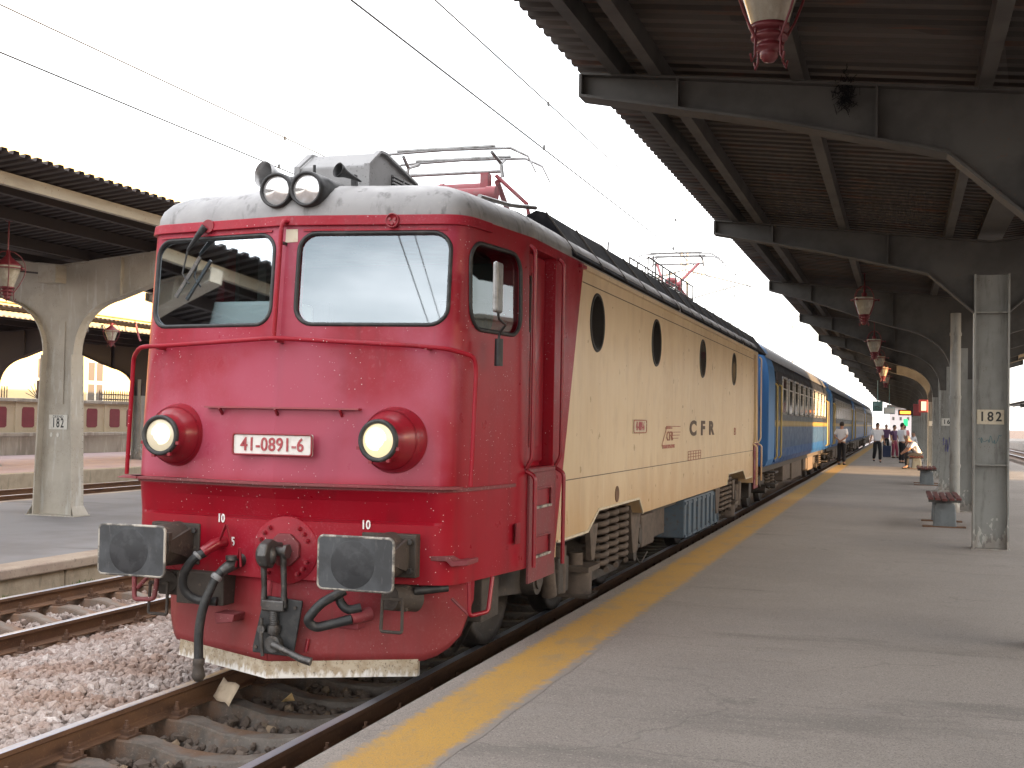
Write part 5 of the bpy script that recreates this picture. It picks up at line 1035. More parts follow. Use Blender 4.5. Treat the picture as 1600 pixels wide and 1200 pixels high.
def make_coach():
    c = thing('passenger_coach', 'first', 'coach', 'blue passenger coaches behind the locomotive')
    LC = 24.2
    full = prof_b+[(-x, z) for x, z in reversed(prof_b)]
    MB().loft([[(x, y, z) for x, z in full] for y in (0.02, LC-.02)], caps=True).build('body', [m_coach], c)
    for y0, y1 in ((0, .02), (LC-.02, LC)): MB().prism([(x, z) for x, z in full]+[], 'y', y0, y1).prism(list(prof_r)+[(-x, z) for x, z in reversed(prof_r[:-1])]+[(-1.345, 3.5), (1.345, 3.5)], 'y', y0, y1).build('end_wall', m_coachend, c)
    rp = prof_r+[(-x, z) for x, z in reversed(prof_r[:-1])]
    MB().loft([[(x*1.01, y, z+.008) for x, z in rp] for y in np.linspace(-.02, LC+.02, 3)], close=False, caps=False, sm=True).build('roof', m_coachroof, c)
    fp_ = prof_b+prof_r[1:]; fp_ = [(x*1.012, z+.012) for x, z in fp_+[(-x, z) for x, z in reversed(fp_[:-1])]]
    for y0, y1 in ((-.01, 1.35), (LC-1.35, LC+.01)): MB().prism(fp_, 'y', y0, y1).build('vestibule', m_coachend, c, bevel=.02)
    rv = MB()
    for y in np.arange(2, LC-1, 4.0): rv.ball((.0, y, 4.22), .22, 12, 6, sz=.5)
    rv.build('roof_vent', m_coachroof, c)
    w0 = None
    for s_ in (-1, 1):
        for y in np.linspace(3.9, LC-3.9, 10):
            if w0 is None or s_ == 1 and w0.get('s') != 1:
                w0 = MB().tube([(s_*.004, a, b) for a, b in rrect(-.62, .62, 2.30, 3.22, .08, 4)], .028, 6, closed=True).build('window_frame', m_alu, c); w0.location = (s_*1.43, y, 0)
                v = rrect(-.61, .61, 2.31, 3.21, .08, 4); 
                MB().prism(v, 'x', *sorted((s_*.002, s_*.010))).build('pane', m_port, w0)
                MB().box(*sorted((s_*.006, s_*.02)), -.61, .61, 2.92, 2.95).build('transom', m_alu, w0)
                if s_ == 1: w0['s'] = 1
            else: copy_tree(w0, c, (s_*1.43, y, 0))
        for a, b in ((0, 1), (LC, -1)):
            Y = lambda q: a+b*q
            d = MB().box(*sorted((s_*1.40, s_*1.436)), *sorted((Y(1.55), Y(2.40))), 1.12, 3.30).build('door', m_coach, c, bevel=.01)
            MB().box(*sorted((s_*1.436, s_*1.442)), *sorted((Y(1.72), Y(2.22))), 2.35, 3.1).build('door_window', m_port, d)
            for q in (1.46, 2.52): MB().tube(fillet([(s_*1.43, Y(q), 3.0), (s_*1.49, Y(q), 2.96), (s_*1.49, Y(q), 1.25), (s_*1.43, Y(q), 1.2)], .04), .022, 8).build('handrail', m_railyel, c)
            stp = MB()
            for z in (.55, .85): stp.box(*sorted((s_*1.2, s_*1.45)), *sorted((Y(1.6), Y(2.35))), z, z+.04)
            stp.build('step', m_grime, c)
    for a, b in ((0, 1), (LC, -1)):
        MB().box(-.55, .55, *sorted((a, a-b*.32)), 1.15, 3.25).build('gangway', m_black, c, bevel=.05)
        for s_ in (-1, 1):
            MB().cyl((s_*.875, a, 1.05), (s_*.875, a-b*.45, 1.05), .11, n=14).cyl((s_*.875, a-b*.45, 1.05), (s_*.875, a-b*.48, 1.05), .24, n=20).build('buffer', m_grime, c)
            MB().tube(fillet([(s_*1.25, a-b*.03, 3.3), (s_*1.25, a-b*.1, 3.25), (s_*1.25, a-b*.1, 2.4), (s_*1.25, a-b*.03, 2.35)], .04), .018, 6).build('end_rail', m_coachend, c)
            MB().box(s_*1.0-.09, s_*1.0+.09, *sorted((a-b*.02, a-b*.14)), 3.35, 3.65).build('tail_lamp', m_black, c)
        bg_ = part('bogie', c); q0 = a+b*3.0
        fr = MB()
        for s_ in (-1, 1): fr.prism([(q0-1.8, .62), (q0-1.4, .50), (q0-.5, .36), (q0+.5, .36), (q0+1.4, .50), (q0+1.8, .62), (q0+1.8, .80), (q0-1.8, .80)], 'x', *sorted((s_*.98, s_*1.10)))
        fr.box(-.98, .98, q0-.25, q0+.25, .45, .75).build('frame', m_grime, bg_, bevel=.01)
        for q in (-1.25, 1.25):
            for s_ in (-1, 1):
                MB().lathe([(.001, 0), (.1, 0), (.38, -.04), (.40, 0), (.455, 0), (.46, -.1), (.485, -.13), (.001, -.13)], (s_*.80, q0+q, .462), (s_, 0, 0), 28).cyl((s_*.8, q0+q, .462), (s_*1.2, q0+q, .462), .11, n=14).build('wheel', m_grime, bg_)
        for s_ in (-1, 1):
            for q in (-.55, .55): spring(s_*1.12, q0+q, .45, .85, .09, .024, 5, bg_)
    for y0, y1, z in ((6.2, 8.4, .45), (9.0, 12.6, .38), (13.4, 15.0, .5), (15.6, 17.8, .42)):
        MB().box(-1.2, 1.2, y0, y1, z, 1.02).build('equipment_box', m_grimelight, c, bevel=.03)
    MB().box(-1.25, 1.25, .3, LC-.3, .90, 1.07).build('underframe', m_grime, c)
    return c
c0 = make_coach(); c0.location = (0, 20.35, 0)
labs = ['first blue coach with a yellow stripe, coupled right behind the locomotive', 'second blue coach of the train, beside the man with hands behind his back',
        'third blue coach of the train, far along the platform', 'fourth and farthest blue coach of the train, near the vanishing point']
c0['label'] = labs[0]
for k in range(1, 4):
    c = copy_tree(c0, None, (0, 20.35+24.9*k, 0)); c['label'] = labs[k]

# ================================================================== LANTERNS
def lantern(loc, ztop, label, group, capped=False):
    x, y, z = loc                                            # z = bottom of the ball
    l = thing('platform_lantern', label, 'lamp', group, loc=loc)
    MB().cyl((0, 0, .74), (0, 0, ztop-z), .012, n=8).cyl((0, 0, ztop-z-.06), (0, 0, ztop-z), .05, n=12).build('rod', m_lampred, l)
    MB().lathe([(.098, .20), (.104, .22), (.125, .29), (.155, .38), (.18, .46), (.192, .51), (.19, .52), (.001, .535)], (0, 0, 0), (0, 0, 1), 28).build('glass_bowl', m_lampglass, l)
    if capped: MB().lathe([(.20, .51), (.20, .525), (.16, .56), (.06, .64), (.03, .68), (.03, .74), (.001, .75)], (0, 0, 0), (0, 0, 1), 28).build('cap', m_lampred, l)
    else: MB().lathe([(.05, .53), (.05, .60), (.02, .62), (.02, .74)], (0, 0, 0), (0, 0, 1), 16).build('cap', m_lampred, l)
    MB().lathe([(.001, .0), (.03, .005), (.048, .03), (.05, .05), (.042, .065), (.078, .072), (.078, .09), (.058, .095), (.062, .12), (.098, .125), (.098, .145), (.064, .15), (.07, .17), (.104, .175), (.106, .20), (.08, .20)], (0, 0, 0), (0, 0, 1), 24).build('basket', m_lampred, l)
    for k in range(4):
        a = R_(45+90*k); pts = [(.08, .10), (.10, .13), (.17, .24), (.225, .36), (.25, .46), (.235, .56), (.18, .66), (.09, .72), (.02, .735)]
        MB().tube([(r*math.cos(a), r*math.sin(a), h) for r, h in pts], .0075, 6).build('strap', m_lampred, l)
        MB().tube([(.09*math.cos(a), .09*math.sin(a), .21), (.095*math.cos(a), .095*math.sin(a), .02), (.115*math.cos(a), .115*math.sin(a), -.01), (.125*math.cos(a), .125*math.sin(a), .03)], .007, 6).build('hook', m_lampred, l)
    rg = MB().tube([(.245*math.cos(R_(q)), .235*math.sin(R_(q)), .47) for q in range(0, 360, 15)], .010, 6, closed=True)
    for a in (0, 120, 240): rg.ball((.26*math.cos(R_(a)), .26*math.sin(R_(a)), .47), .025, 8, 6)
    rg.build('hoop', m_lampred, l)
    return l
LG = 'red lanterns hanging from the station canopies'
for (x, y, z, zt_), lab in zip([(3.63, -.80, 3.97, 4.95), (3.63, 16.1, 3.92, 4.95), (3.63, 24.6, 3.72, 4.95), (3.63, 32.0, 3.70, 4.95), (3.63, 39.5, 3.70, 4.95), (3.63, 47.0, 3.70, 4.95)],
        ['large red lantern cut off by the top edge of the picture, nearest under the canopy', 'second red lantern under the near canopy, left of the 182 column', 'third red lantern from the front under the near canopy', 'fourth red lantern from the front under the near canopy', 'fifth, tiny red lantern under the near canopy', 'sixth and smallest red lantern, just above the hanging clock']):
    lantern((x, y, z), zt_, lab, LG)
for loc, zt_, lab in [((-8.35, 7.25, 3.66), 4.9, 'red lantern under the left canopy, cut by the left picture edge'), ((-18.75, 23.7, 4.02), 4.75, 'dark lantern at the edge of the far left canopy, right of the pale column'), ((-24.0, 28.5, 3.35), 4.6, 'small lantern under the far left canopy, left of the pale column')]:
    lantern(loc, zt_, lab, LG, True)

# ================================================================== SIGNS
def sign(x0, x1, z0, z1, y, txt, size, label, mat, small=None, sx=1.0):
    s = thing('number_sign', label, 'sign', 'platform sector number signs', loc=((x0+x1)/2, y, (z0+z1)/2))
    w_, h_ = (x1-x0)/2, (z1-z0)/2
    MB().box(-w_, w_, -.006, 0, -h_, h_).build('plate', mat, s, bevel=.002)
    text('number', txt, size, (0, -.0075, -h_*.0 if not small else -h_*.18), (1, 0, 0), m_letterk, s, sx=sx, spacing=1.3, extrude=.0015, bold=.004)
    if small: text('caption', small, size*.30, (0, -.0075, h_*.72), (1, 0, 0), m_letterk, s, sx=1.0, extrude=.0015)
    return s
sign(5.275, 5.615, 2.08, 2.275, 9.885, '182', .175, 'cream sign with black number 182 on the large grey column at right', m_sign, sx=.9)
sign(5.27, 5.60, 2.07, 2.255, 24.832, '168', .155, 'pale sign with number 168 on the riveted column behind the 182 column', m_signwhite, sx=.9)
sign(5.27, 5.60, 2.07, 2.25, 39.83, '1', .155, 'tiny pale sign half hidden on a column beyond the 168 sign', m_signwhite)
s4 = sign(-10.33, -9.93, 1.70, 1.96, 10.682, '182', .235, 'white sign with number 182 on the pale column at left', m_signwhite, small='DEEND', sx=.60)
gz = MB()
def scrib(mb, x0, z0, w_, h_, y, n, seed, wd=.006):
    rs = random.Random(seed); px = x0; P = []
    for i in range(n): P.append(Vector((x0+w_*i/n+rs.uniform(-.02, .03), y, z0+h_*rs.uniform(0, 1))))
    P = fillet(P, .05, 4)
    for a, b in zip(P[:-1], P[1:]):
        if (b-a).length > 1e-4: mb.bar(a, b, wd, .002, upv=(0, 1, 0))
scrib(gz, 5.30, 1.80, .30, .15, 9.884, 18, 3)
g1 = gz.build('graffiti', m_graf); tag(g1, 'teal scribbled graffiti tag below the 182 sign on the grey column', 'graffiti')
gz = MB(); scrib(gz, 5.30, 1.35, .25, .45, 24.83, 26, 5, .012)
tag(gz.build('graffiti', m_grafb), 'violet scribbled graffiti below the 168 sign', 'graffiti')
gz = MB()
for x in (-10.27, -10.13): gz.prism([(x+.03*math.cos(R_(a)), 1.60+.045*math.sin(R_(a))) for a in range(0, 360, 60)], 'y', 10.676, 10.682)
tag(gz.build('sticker', m_signwhite), 'two small white stickers under the 182 sign on the pale left column', 'sticker')
m_signred = PM('sign_red', (.22, .03, .035), .5); m_screen = PM('clock_face_green', (.10, .19, .18), .4); m_lcd = PM('display_grey', (.40, .46, .45), .4)
ck = thing('platform_clock', 'dark green square clock hanging under the canopy far down the platform', 'clock')
MB().box(2.80, 3.33, 59.9, 60.1, 2.82, 3.36).build('case', m_screen, ck, bevel=.03)
MB().lathe([(.001, 0), (.21, 0), (.22, .01)], (3.065, 59.89, 3.09), (0, 1, 0), 28).build('dial', m_screen, ck)
MB().bar((3.065, 59.885, 3.09), (2.93, 59.885, 3.05), .03, .004, upv=(0, 1, 0)).bar((3.065, 59.885, 3.09), (3.16, 59.885, 3.01), .035, .004, upv=(0, 1, 0)).build('hand', m_letterk, ck)
MB().tube([(3.065, 60, 3.36), (3.065, 60, 4.9)], .025, 8).build('hanger', m_screen, ck)
dsp = thing('departure_display', 'pale grey departure display hanging next to the clock', 'display')
MB().box(3.37, 3.95, 60.0, 60.15, 2.68, 3.05).build('case', m_lcd, dsp, bevel=.02)
MB().tube([(3.66, 60.07, 3.05), (3.66, 60.07, 4.9)], .02, 6).build('hanger', m_screen, dsp)
MB().box(3.42, 3.90, 59.99, 59.998, 2.74, 2.99).build('screen', m_signwhite, dsp)
rb = thing('light_box', 'small red light box with a white face on a column above the sitting man', 'sign', loc=(4.95, 39.6, 2.80))
MB().box(-.06, .28, 0, .25, -.24, .24).build('case', m_signred, rb, bevel=.03); MB().box(.04, .22, -.012, 0, -.17, .17).build('face', PM('lightbox_face', (.8, .75, .7), .4, emit=((1, .85, .75), .03)), rb)
rb2 = thing('light_box', 'second, smaller red light box farther down the row of columns', 'sign', loc=(5.0, 62, 2.95))
MB().box(-.11, .30, 0, .25, -.32, .32).build('case', m_signred, rb2, bevel=.03)
od = thing('led_display', 'small glowing orange display under the canopy far down the platform', 'display', loc=(4.6, 80, 3.0))
MB().box(-.55, .4, 0, .2, -.2, .2).build('case', m_black, od)
MB().box(-.42, .28, -.012, 0, -.10, .10).build('digits', PM('led_orange', (.3, .05, .0), .5, emit=((1, .22, .03), .9)), od)
gd = thing('exit_sign', 'small lit green sign below the orange display', 'sign', loc=(4.55, 78, 2.3))
MB().box(-.14, .14, 0, .1, -.24, .24).build('case', PM('sign_green_lit', (.02, .3, .1), .5, emit=((.05, .8, .25), .3)), gd, bevel=.02)
rs_ = thing('warning_sign', 'small red and white sign right of the pale left column', 'sign', loc=(-20.9, 24.9, 0))
MB().box(-.16, .16, -.02, 0, 2.55, 2.95).build('plate', m_signred, rs_); MB().lathe([(.04, 0), (.07, .004), (.04, .008)], (-.07, -.022, 2.86), (0, -1, 0), 12).lathe([(.04, 0), (.07, .004), (.04, .008)], (.09, -.022, 2.86), (0, -1, 0), 12).bar((-.1, -.024, 2.62), (.1, -.024, 2.72), .05, .004, upv=(0, 1, 0)).build('symbol', m_letterw, rs_)
MB().tube([(0, .02, .3), (0, .02, 2.9)], .03, 8).build('post', m_panred, rs_)
bn = thing('litter_bin', 'blue litter bin with a yellow top on the far left platform', 'bin', loc=(-23.0, 31.3, .30))
MB().prism([(-.22, 0), (.22, 0), (.26, .62), (-.26, .62)], 'y', -.2, .2).build('bin_body', PM('bin_blue', (.015, .13, .42), .45), bn, bevel=.02); MB().box(-.27, .27, -.22, .22, .62, .72).build('lid', PM('bin_yellow', (.6, .45, .08), .5), bn, bevel=.02)
sb = thing('junction_box', 'pale square box fixed at the top of the pale left column', 'box', loc=(-10.1, 10.3, 4.45))
MB().box(-.13, .25, -.15, .15, -.16, .16).build('case', m_fascia, sb, bevel=.012); MB().bar((-.13, .05, .02), (-1.6, .05, .18), .03, .03).build('conduit', m_sheetdark, sb)
cdt = MB().tube(fillet([(-18.7, 24.8, 4.9), (-18.6, 24.9, 4.35), (-18.55, 24.9, 4.28)], .1), .03, 8).build('conduit', m_panred); tag(cdt, 'thin reddish pipe hanging from the far canopy left of the cab', 'pipe')
# bird nest on the nearest beam
ns = MB(); rs = random.Random(4)
for k in range(220):
    c = Vector((3.88+rs.gauss(0, .035), 2.36+rs.gauss(0, .03), 4.62+rs.gauss(0, .07))); d = Vector((rs.gauss(0, 1), rs.gauss(0, 1), rs.gauss(0, 1))).normalized()*rs.uniform(.015, .05)
    ns.bar(c-d, c+d, .004, .004)
tag(ns.build('bird_nest', m_louver), 'dark twig clump like a nest stuck to the nearest canopy beam', 'nest')

# ================================================================== BENCHES
def bench():
    b = thing('bench', '', 'bench', 'slatted benches between the canopy columns')
    for k in range(5): MB().box(-.25+k*.105, -.17+k*.105, -1.0, 1.0, .44+.008*abs(k-2), .475+.008*abs(k-2)).build('slat', m_benchred, b, bevel=.006)
    for y in (-.62, .62):
        MB().prism([(-.17, 0), (.19, 0), (.17, .36), (.10, .40), (-.12, .40), (-.15, .36)], 'y', y-.09, y+.09).build('pedestal', m_benchgrey, b, bevel=.02)
        MB().box(-.33, .33, y-.10, y+.10, 0, .02).build('foot_plate', m_rail, b); MB().box(-.24, .26, y-.03, y+.03, .40, .44).build('bearer', m_steel, b)
    return b
B0 = bench(); B0.location = (4.98, 13.9, PZ); B0['label'] = 'nearest slatted red bench on grey blocks beside the 182 column'
for k, (x, y, lab) in enumerate([(4.98, 28.3, 'second bench with grey block legs, beside the column signed 168'), (4.85, 41.5, 'third bench, on which the man in a white shirt sits bent forward'), (4.98, 56.5, 'farthest bench, behind the sitting man')]):
    b = copy_tree(B0, None, (x, y, PZ)); b['label'] = lab
# ================================================================== PEOPLE
m_skin = PM('skin', (.42, .23, .155), .55); m_hair = PM('hair_dark', (.02, .015, .012), .7); m_hairg = PM('hair_grey', (.12, .11, .10), .7)
m_shirtw = PM('shirt_white', (.74, .74, .77), .8); m_trous = PM('trousers_black', (.012, .012, .016), .85); m_shoe = PM('shoe_black', (.012, .011, .011), .5)
m_purple = PM('top_purple', (.10, .05, .12), .8); m_pinkp = PM('trousers_rose', (.30, .06, .10), .8); m_pinkt = PM('top_pink', (.55, .22, .22), .8); m_navy = PM('trousers_navy', (.02, .03, .07), .85)
def skin_me(V, E, rad, root=0, sub=2):
    me = bpy.data.meshes.new('s'); me.from_pydata(V, E, []); o = bpy.data.objects.new('s', me); col.objects.link(o)
    md = o.modifiers.new('k', 'SKIN'); 
    for i, r in enumerate(rad): me.skin_vertices[0].data[i].radius = r if isinstance(r, tuple) else (r, r); me.skin_vertices[0].data[i].use_root = (i == root)
    sb_ = o.modifiers.new('u', 'SUBSURF'); sb_.levels = sub; sb_.render_levels = sub
    dg = bpy.context.evaluated_depsgraph_get(); m2 = bpy.data.meshes.new_from_object(o.evaluated_get(dg)); bpy.data.objects.remove(o); m2.polygons.foreach_set('use_smooth', [True]*len(m2.polygons)); return m2
def person(loc, rz, label, J, shirt, trous, hair, h=1.75, group=None):
    """J: joints (pelvis, chest, neck, head, shoulder l/r, elbow, hand, hip, knee, ankle) for a 1.75 m figure facing -y"""
    P = thing('person', label, 'person', group, loc=loc, rz=rz); s = h/1.75; P.scale = (s, s, s)
    V = [Vector(J[k]) for k in ('pelvis', 'waist', 'chest', 'neck', 'head')]; E = [(0, 1), (1, 2), (2, 3), (3, 4)]; Rd = [(.14, .11), (.125, .10), (.15, .105), .052, .088]
    top = V[4]+(V[4]-V[3]).normalized()*.10; V.append(top); E.append((4, 5)); Rd.append(.062)
    hands = []
    for sd in 'lr':
        i = len(V); V += [Vector(J['sh'+sd]), Vector(J['el'+sd]), Vector(J['ha'+sd])]; E += [(2, i), (i, i+1), (i+1, i+2)]; Rd += [.06, .042, .03]
        hd = (V[i+2]-V[i+1]).normalized(); V.append(V[i+2]+hd*.08); E.append((i+2, i+3)); Rd.append((.035, .018)); hands.append((V[i+3], hd, sd))
    for sd in 'lr':
        i = len(V); V += [Vector(J['hip'+sd]), Vector(J['kn'+sd]), Vector(J['an'+sd])]; E += [(0, i), (i, i+1), (i+1, i+2)]; Rd += [.085, .058, .042]
        V.append(V[i+2]+Vector(J.get('ft'+sd, (0, -.16, -.05)))); E.append((i+2, i+3)); Rd.append((.04, .03))
    me = skin_me(V, E, Rd); bm = bmesh.new(); bm.from_mesh(me)
    ex = MB(); hd_ = V[4]; fwd = Vector(J.get('look', (0, -1, -.15))).normalized(); sidev = fwd.cross(Vector((0, 0, 1))).normalized(); upv = sidev.cross(fwd)
    c = hd_+upv*.03
    ex.ball(c, .10, 14, 10, sx=.80, sy=.95, sz=1.2); ex.ball(c+fwd*.098-upv*.01, .018, 8, 6, sz=1.4)
    for q in (-1, 1): ex.ball(c+sidev*q*.083-upv*.005, .025, 8, 6, sx=.45, sz=1.3)
    for pos, d, sd in hands:
        lat = d.cross(Vector((0, 1, 0))); lat = lat.normalized() if lat.length > .1 else Vector((1, 0, 0)); nn = d.cross(lat)
        for k, ln_ in enumerate((.068, .078, .072, .058)):
            b0 = pos+lat*(k-1.5)*.019-d*.012; ex.tube([b0, b0+d*ln_*.5+nn*.004, b0+d*ln_*.9+nn*.022], [.009, .0085, .007], 6)
        b0 = pos-d*.05-lat*.03; ex.tube([b0, b0-lat*.025+d*.03, b0-lat*.03+d*.06], [.011, .010, .008], 6)
    mx = ex.mesh('x'); bm.from_mesh(mx); 
    for f in bm.faces: f.smooth = True
    bm.to_mesh(me); bm.free(); bo = obj('body', me, m_skin, P)
    for q in (-1, 1): MB().ball(c+fwd*.092+sidev*q*.033+upv*.02, .010, 8, 6).build('eye', m_hair, bo)
    MB().bar(c+fwd*.090-upv*.052-sidev*.022, c+fwd*.090-upv*.052+sidev*.022, .008, .006).build('mouth', m_plater, bo)
    hm = MB().ball(c-fwd*.012+upv*.028, .105, 14, 10, sx=.86, sy=.98, sz=1.12); keep = [i for i, f in enumerate(hm.f) if (lambda m_: (m_-c).dot(upv) > .035-.9*((m_-c).dot(-fwd)) if (m_-c).dot(fwd) > -.03 else (m_-c).dot(upv) > -.05)(sum((Vector(hm.v[k]) for k in f), Vector())/len(f))]
    hm.f = [hm.f[i] for i in keep]; hm.s = [True]*len(keep); hm.m = [0]*len(keep); hm.build('hair', hair, P)
    # shirt: torso and upper arms
    pl_, ch, nk, wa = V[0], V[2], V[3], V[1]
    SV = [pl_+(wa-pl_)*.15, wa, ch, ch+(nk-ch)*.55]; SE = [(0, 1), (1, 2), (2, 3)]; SR = [(.175, .135), (.165, .13), (.185, .135), (.085, .08)]
    for sd in 'lr': i = len(SV); a, b = Vector(J['sh'+sd]), Vector(J['el'+sd]); SV += [a, a+(b-a)*.80]; SE += [(2, i), (i, i+1)]; SR += [.085, .072]
    obj('shirt', skin_me(SV, SE, SR, 1), shirt, P)
    TV = [pl_+(wa-pl_)*.25, pl_]; TE = [(0, 1)]; TR = [(.155, .12), (.165, .13)]
    for sd in 'lr': i = len(TV); TV += [Vector(J['hip'+sd]), Vector(J['kn'+sd]), Vector(J['an'+sd])+Vector((0, 0, .02))]; TE += [(1, i), (i, i+1), (i+1, i+2)]; TR += [.108, .085, .072]
    obj('trousers', skin_me(TV, TE, TR, 0), trous, P)
    for sd in 'lr':
        a = Vector(J['an'+sd]); f = Vector(J.get('ft'+sd, (0, -.16, -.05))); f2 = Vector((f.x, f.y, 0)).normalized(); pz_ = a.z-.085
        MB().ball(a+f2*.06+Vector((0, 0, -.055)), .05, 10, 6, sx=.9 if abs(f2.y) > .7 else 2.5, sy=2.7 if abs(f2.y) > .7 else .9, sz=.75).build('shoe', m_shoe, P)
    return P
STAND = dict(pelvis=(0, 0, .95), waist=(0, 0, 1.10), chest=(0, 0, 1.32), neck=(0, 0, 1.50), head=(0, -.015, 1.60), shl=(.19, 0, 1.42), shr=(-.19, 0, 1.42), ell=(.25, .03, 1.13), elr=(-.25, .03, 1.13), hal=(.26, -.06, .88), har=(-.26, -.06, .88),
             hipl=(.09, 0, .90), hipr=(-.09, 0, .90), knl=(.10, -.02, .50), knr=(-.10, -.02, .50), anl=(.11, .03, .085), anr=(-.11, .03, .085))
def J_(**k): d = dict(STAND); d.update(k); return d
person((1.98, 43.4, PZ), R_(160), 'man in white shirt and black trousers with hands behind his back beside the coach', J_(ell=(.27, .10, 1.15), elr=(-.27, .10, 1.15), hal=(.05, .17, 1.0), har=(-.05, .18, .98), look=(.5, -.9, .05)), m_shirtw, m_trous, m_hair)
person((3.28, 48.3, PZ), R_(12), 'man in white shirt walking towards the viewer looking down in the middle of the platform', J_(look=(.1, -1, -.55), head=(0, -.05, 1.59), knl=(.10, -.16, .51), anl=(.11, -.10, .085), knr=(-.10, .0, .50), anr=(-.10, .24, .13), hal=(.30, -.05, .90), har=(-.30, .06, .90)), m_shirtw, m_trous, m_hair)
person((4.32, 48.2, PZ), R_(125), 'man in white shirt seen from behind, standing near the sitting man', J_(knl=(.16, -.08, .50), anl=(.2, -.05, .085), hal=(.24, -.10, .9), look=(.2, -1, -.3)), m_shirtw, m_trous, m_hair)
SIT = dict(pelvis=(0, .02, .56), waist=(0, -.04, .70), chest=(0, -.18, .90), neck=(0, -.30, 1.03), head=(0, -.38, 1.10), shl=(.19, -.22, .98), shr=(-.19, -.22, .98), ell=(.24, -.40, .74), elr=(-.24, -.40, .74), hal=(.06, -.56, .62), har=(-.06, -.56, .62),
           hipl=(.10, 0, .54), hipr=(-.10, 0, .54), knl=(.12, -.44, .54), knr=(-.12, -.44, .54), anl=(.14, -.46, .085), anr=(-.12, -.36, .085), look=(0, -.8, -.6))
person((4.92, 41.0, PZ), R_(-78), 'man in bright white shirt sitting bent forward on a bench at the right', SIT, m_shirtw, m_trous, m_hairg)
S2 = dict(SIT); S2.update(chest=(0, -.02, .96), waist=(0, 0, .74), neck=(0, -.04, 1.12), head=(0, -.07, 1.22), shl=(.19, -.04, 1.05), shr=(-.19, -.04, 1.05), look=(0, -1, -.2))
person((4.95, 56.2, PZ), R_(-80), 'person in white top sitting on the bench behind the bent man', S2, m_shirtw, m_navy, m_hairg)
person((3.95, 56.5, PZ), R_(60), 'woman in purple top and rose trousers walking with luggage down the platform', J_(anl=(.1, -.12, .085), knl=(.1, -.1, .5)), m_purple, m_pinkp, m_hair, 1.66)
person((4.45, 62.0, PZ), R_(200), 'person in pink top standing farther down the platform', J_(), m_pinkt, m_navy, m_hair, 1.68)
person((3.45, 66.0, PZ), R_(10), 'small distant person behind the walking man', J_(), m_purple, m_trous, m_hair, 1.7)
person((18.6, 92.0, .42), R_(90), 'distant person in purple on the far right platform', S2, m_purple, m_navy, m_hair)
person((18.9, 96.0, .42), R_(80), 'distant person in white on the far right platform', S2, m_shirtw, m_navy, m_hair)
bgm = thing('suitcase', 'dark suitcase standing beside the woman in rose trousers', 'suitcase', loc=(3.6, 56.2, PZ))
MB().box(-.2, .2, -.13, .13, .05, .62).build('case', m_navy, bgm, bevel=.04); MB().tube(fillet([(-.1, 0, .6), (-.1, 0, .85), (.1, 0, .85), (.1, 0, .6)], .03), .01, 6).build('handle', m_steel, bgm)

# ================================================================== CATENARY
def catenary(x, zc, zm, y0, y1, first, label, step=9.0):
    c = thing('overhead_wire', label, 'wire', 'overhead line wires')
    MB().tube([(x, y, zc) for y in np.linspace(y0, y1, 12)], .0095, 6).build('contact_wire', m_wire, c)
    MB().tube([(x+.0, y, zm) for y in np.linspace(y0, y1, 12)], .0085, 6).build('messenger_wire', m_wire, c)
    y = first
    while y < y1:
        MB().tube([(x, y, zc), (x, y+.15, zm)], .005, 5).box(x-.012, x+.012, y-.02, y+.02, zc-.01, zc+.05).box(x-.012, x+.012, y+.13, y+.17, zm-.03, zm+.02).build('dropper', m_wire, c); y += step
catenary(0, 5.445, 6.068, -30, 180, -1.9, 'overhead wires running above the red locomotive')
catenary(-4.1, 5.53, 5.995, -30, 150, -1.3, 'overhead wires above the empty left track')
m_mast = PM('mast_galvanised', (.42, .42, .40), .55, .3)
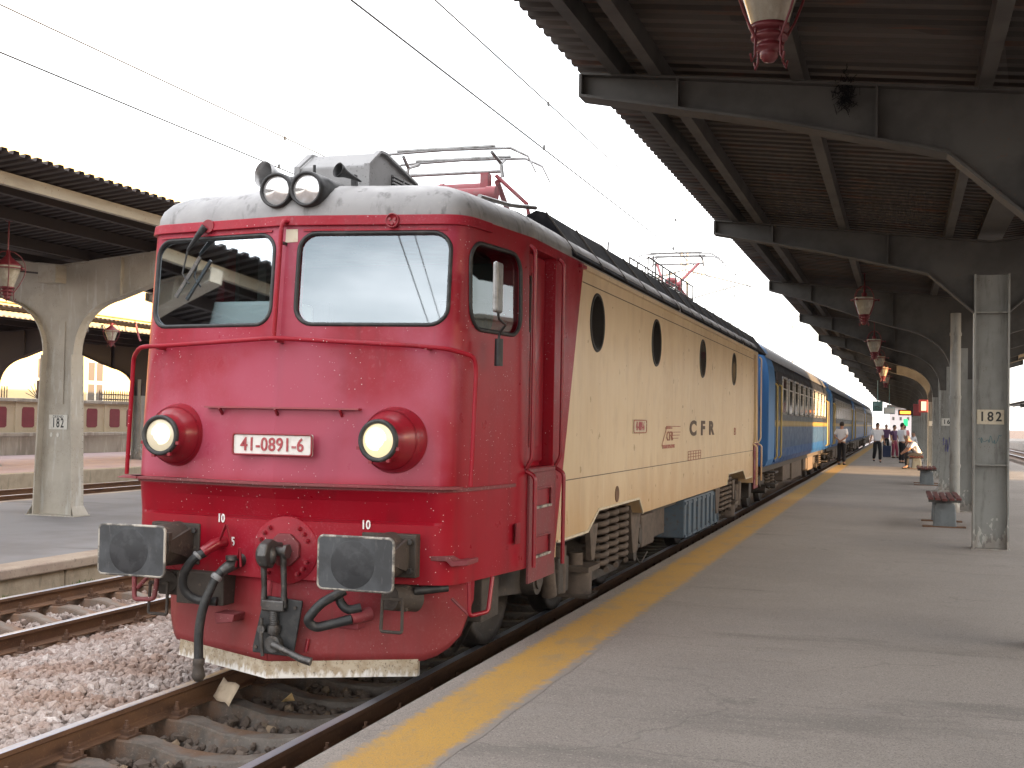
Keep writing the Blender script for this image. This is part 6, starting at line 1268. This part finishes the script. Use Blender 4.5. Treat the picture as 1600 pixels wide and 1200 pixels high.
def mast(x, y, h, label, arms=True, span=None):
    m = thing('catenary_mast', label, 'mast', 'lattice catenary masts', loc=(x, y, 0))
    q = MB()
    for sx in (-.14, .14):
        for sy in (-.1, .1): q.bar((sx, sy, -.3), (sx*.6, sy*.6, h), .04, .04)
    q.build('leg', m_mast, m)
    q = MB(); n = int(h/.55)
    for k in range(n):
        z = k*h/n; f = 1-.4*z/h
        q.bar((-.14*f, -.1*f, z), (.14*f, -.1*f, z), .025, .025).bar((-.14*f, .1*f, z), (.14*f, .1*f, z), .025, .025)
        q.bar((-.14*f*(1 if k % 2 else -1), -.1*f, z), (.14*f*(1 if k % 2 else -1), -.1*f, z+h/n), .02, .02)
    q.build('lattice', m_mast, m)
    if arms:
        for s_, xw in ((1, -x), (-1, -4.1-x)):
            q = MB().tube([(0, 0, 6.7), (xw, 0, 6.15)], .025, 8).tube([(0, 0, 5.75), (xw*.8, 0, 6.2)], .022, 8).tube([(0, 0, 5.80), (xw*.9, 0, 5.56)], .016, 8); q.build('cantilever', m_mast, m)
            for t in (.14, .2, .26): MB().lathe([(.03, -.03), (.07, 0), (.03, .03)], (xw*t, 0, 6.7-.55*t), (xw, 0, -.55), 12).build('insulator', m_insul, m)
    if span:
        q = MB()
        for z in (h-.5, h-.1): q.bar((0, 0, z), (span, 0, z), .05, .05)
        for k in range(16): q.bar((span*k/16, 0, h-.5 if k % 2 else h-.1), (span*(k+1)/16, 0, h-.1 if k % 2 else h-.5), .03, .03)
        q.build('crossbeam', m_mast, m)
    return m
mast(-2.05, 29, 7.4, 'pale lattice mast rising behind the raised pantograph')
mast(-2.05, 66, 9.0, 'distant mast with a crossbeam over the coaches', span=9.5)
mast(-2.05, 100, 9.0, 'farther mast with a crossbeam over the coaches', span=9.5)
mast(-2.05, 134, 9.0, 'farthest mast with a crossbeam over the coaches', span=9.5)
mast(-2.05, -21, 7.4, 'lattice mast behind the viewer, mirrored in the windscreen')
fb = thing('far_building', 'small pale building closing the view at the end of the platform', 'building')
MB().box(2.4, 8, 190, 200, -.3, 5.0).build('wall', PM('far_render', (.55, .5, .5), .9), fb); MB().box(2.0, 8.4, 189.5, 200.5, 5.0, 5.4).build('roof', m_grime, fb)
for x in np.arange(3, 8, 1.1): MB().box(x-.16, x+.16, 189.95, 189.99, 3, 3.5).build('window', m_winback, fb)
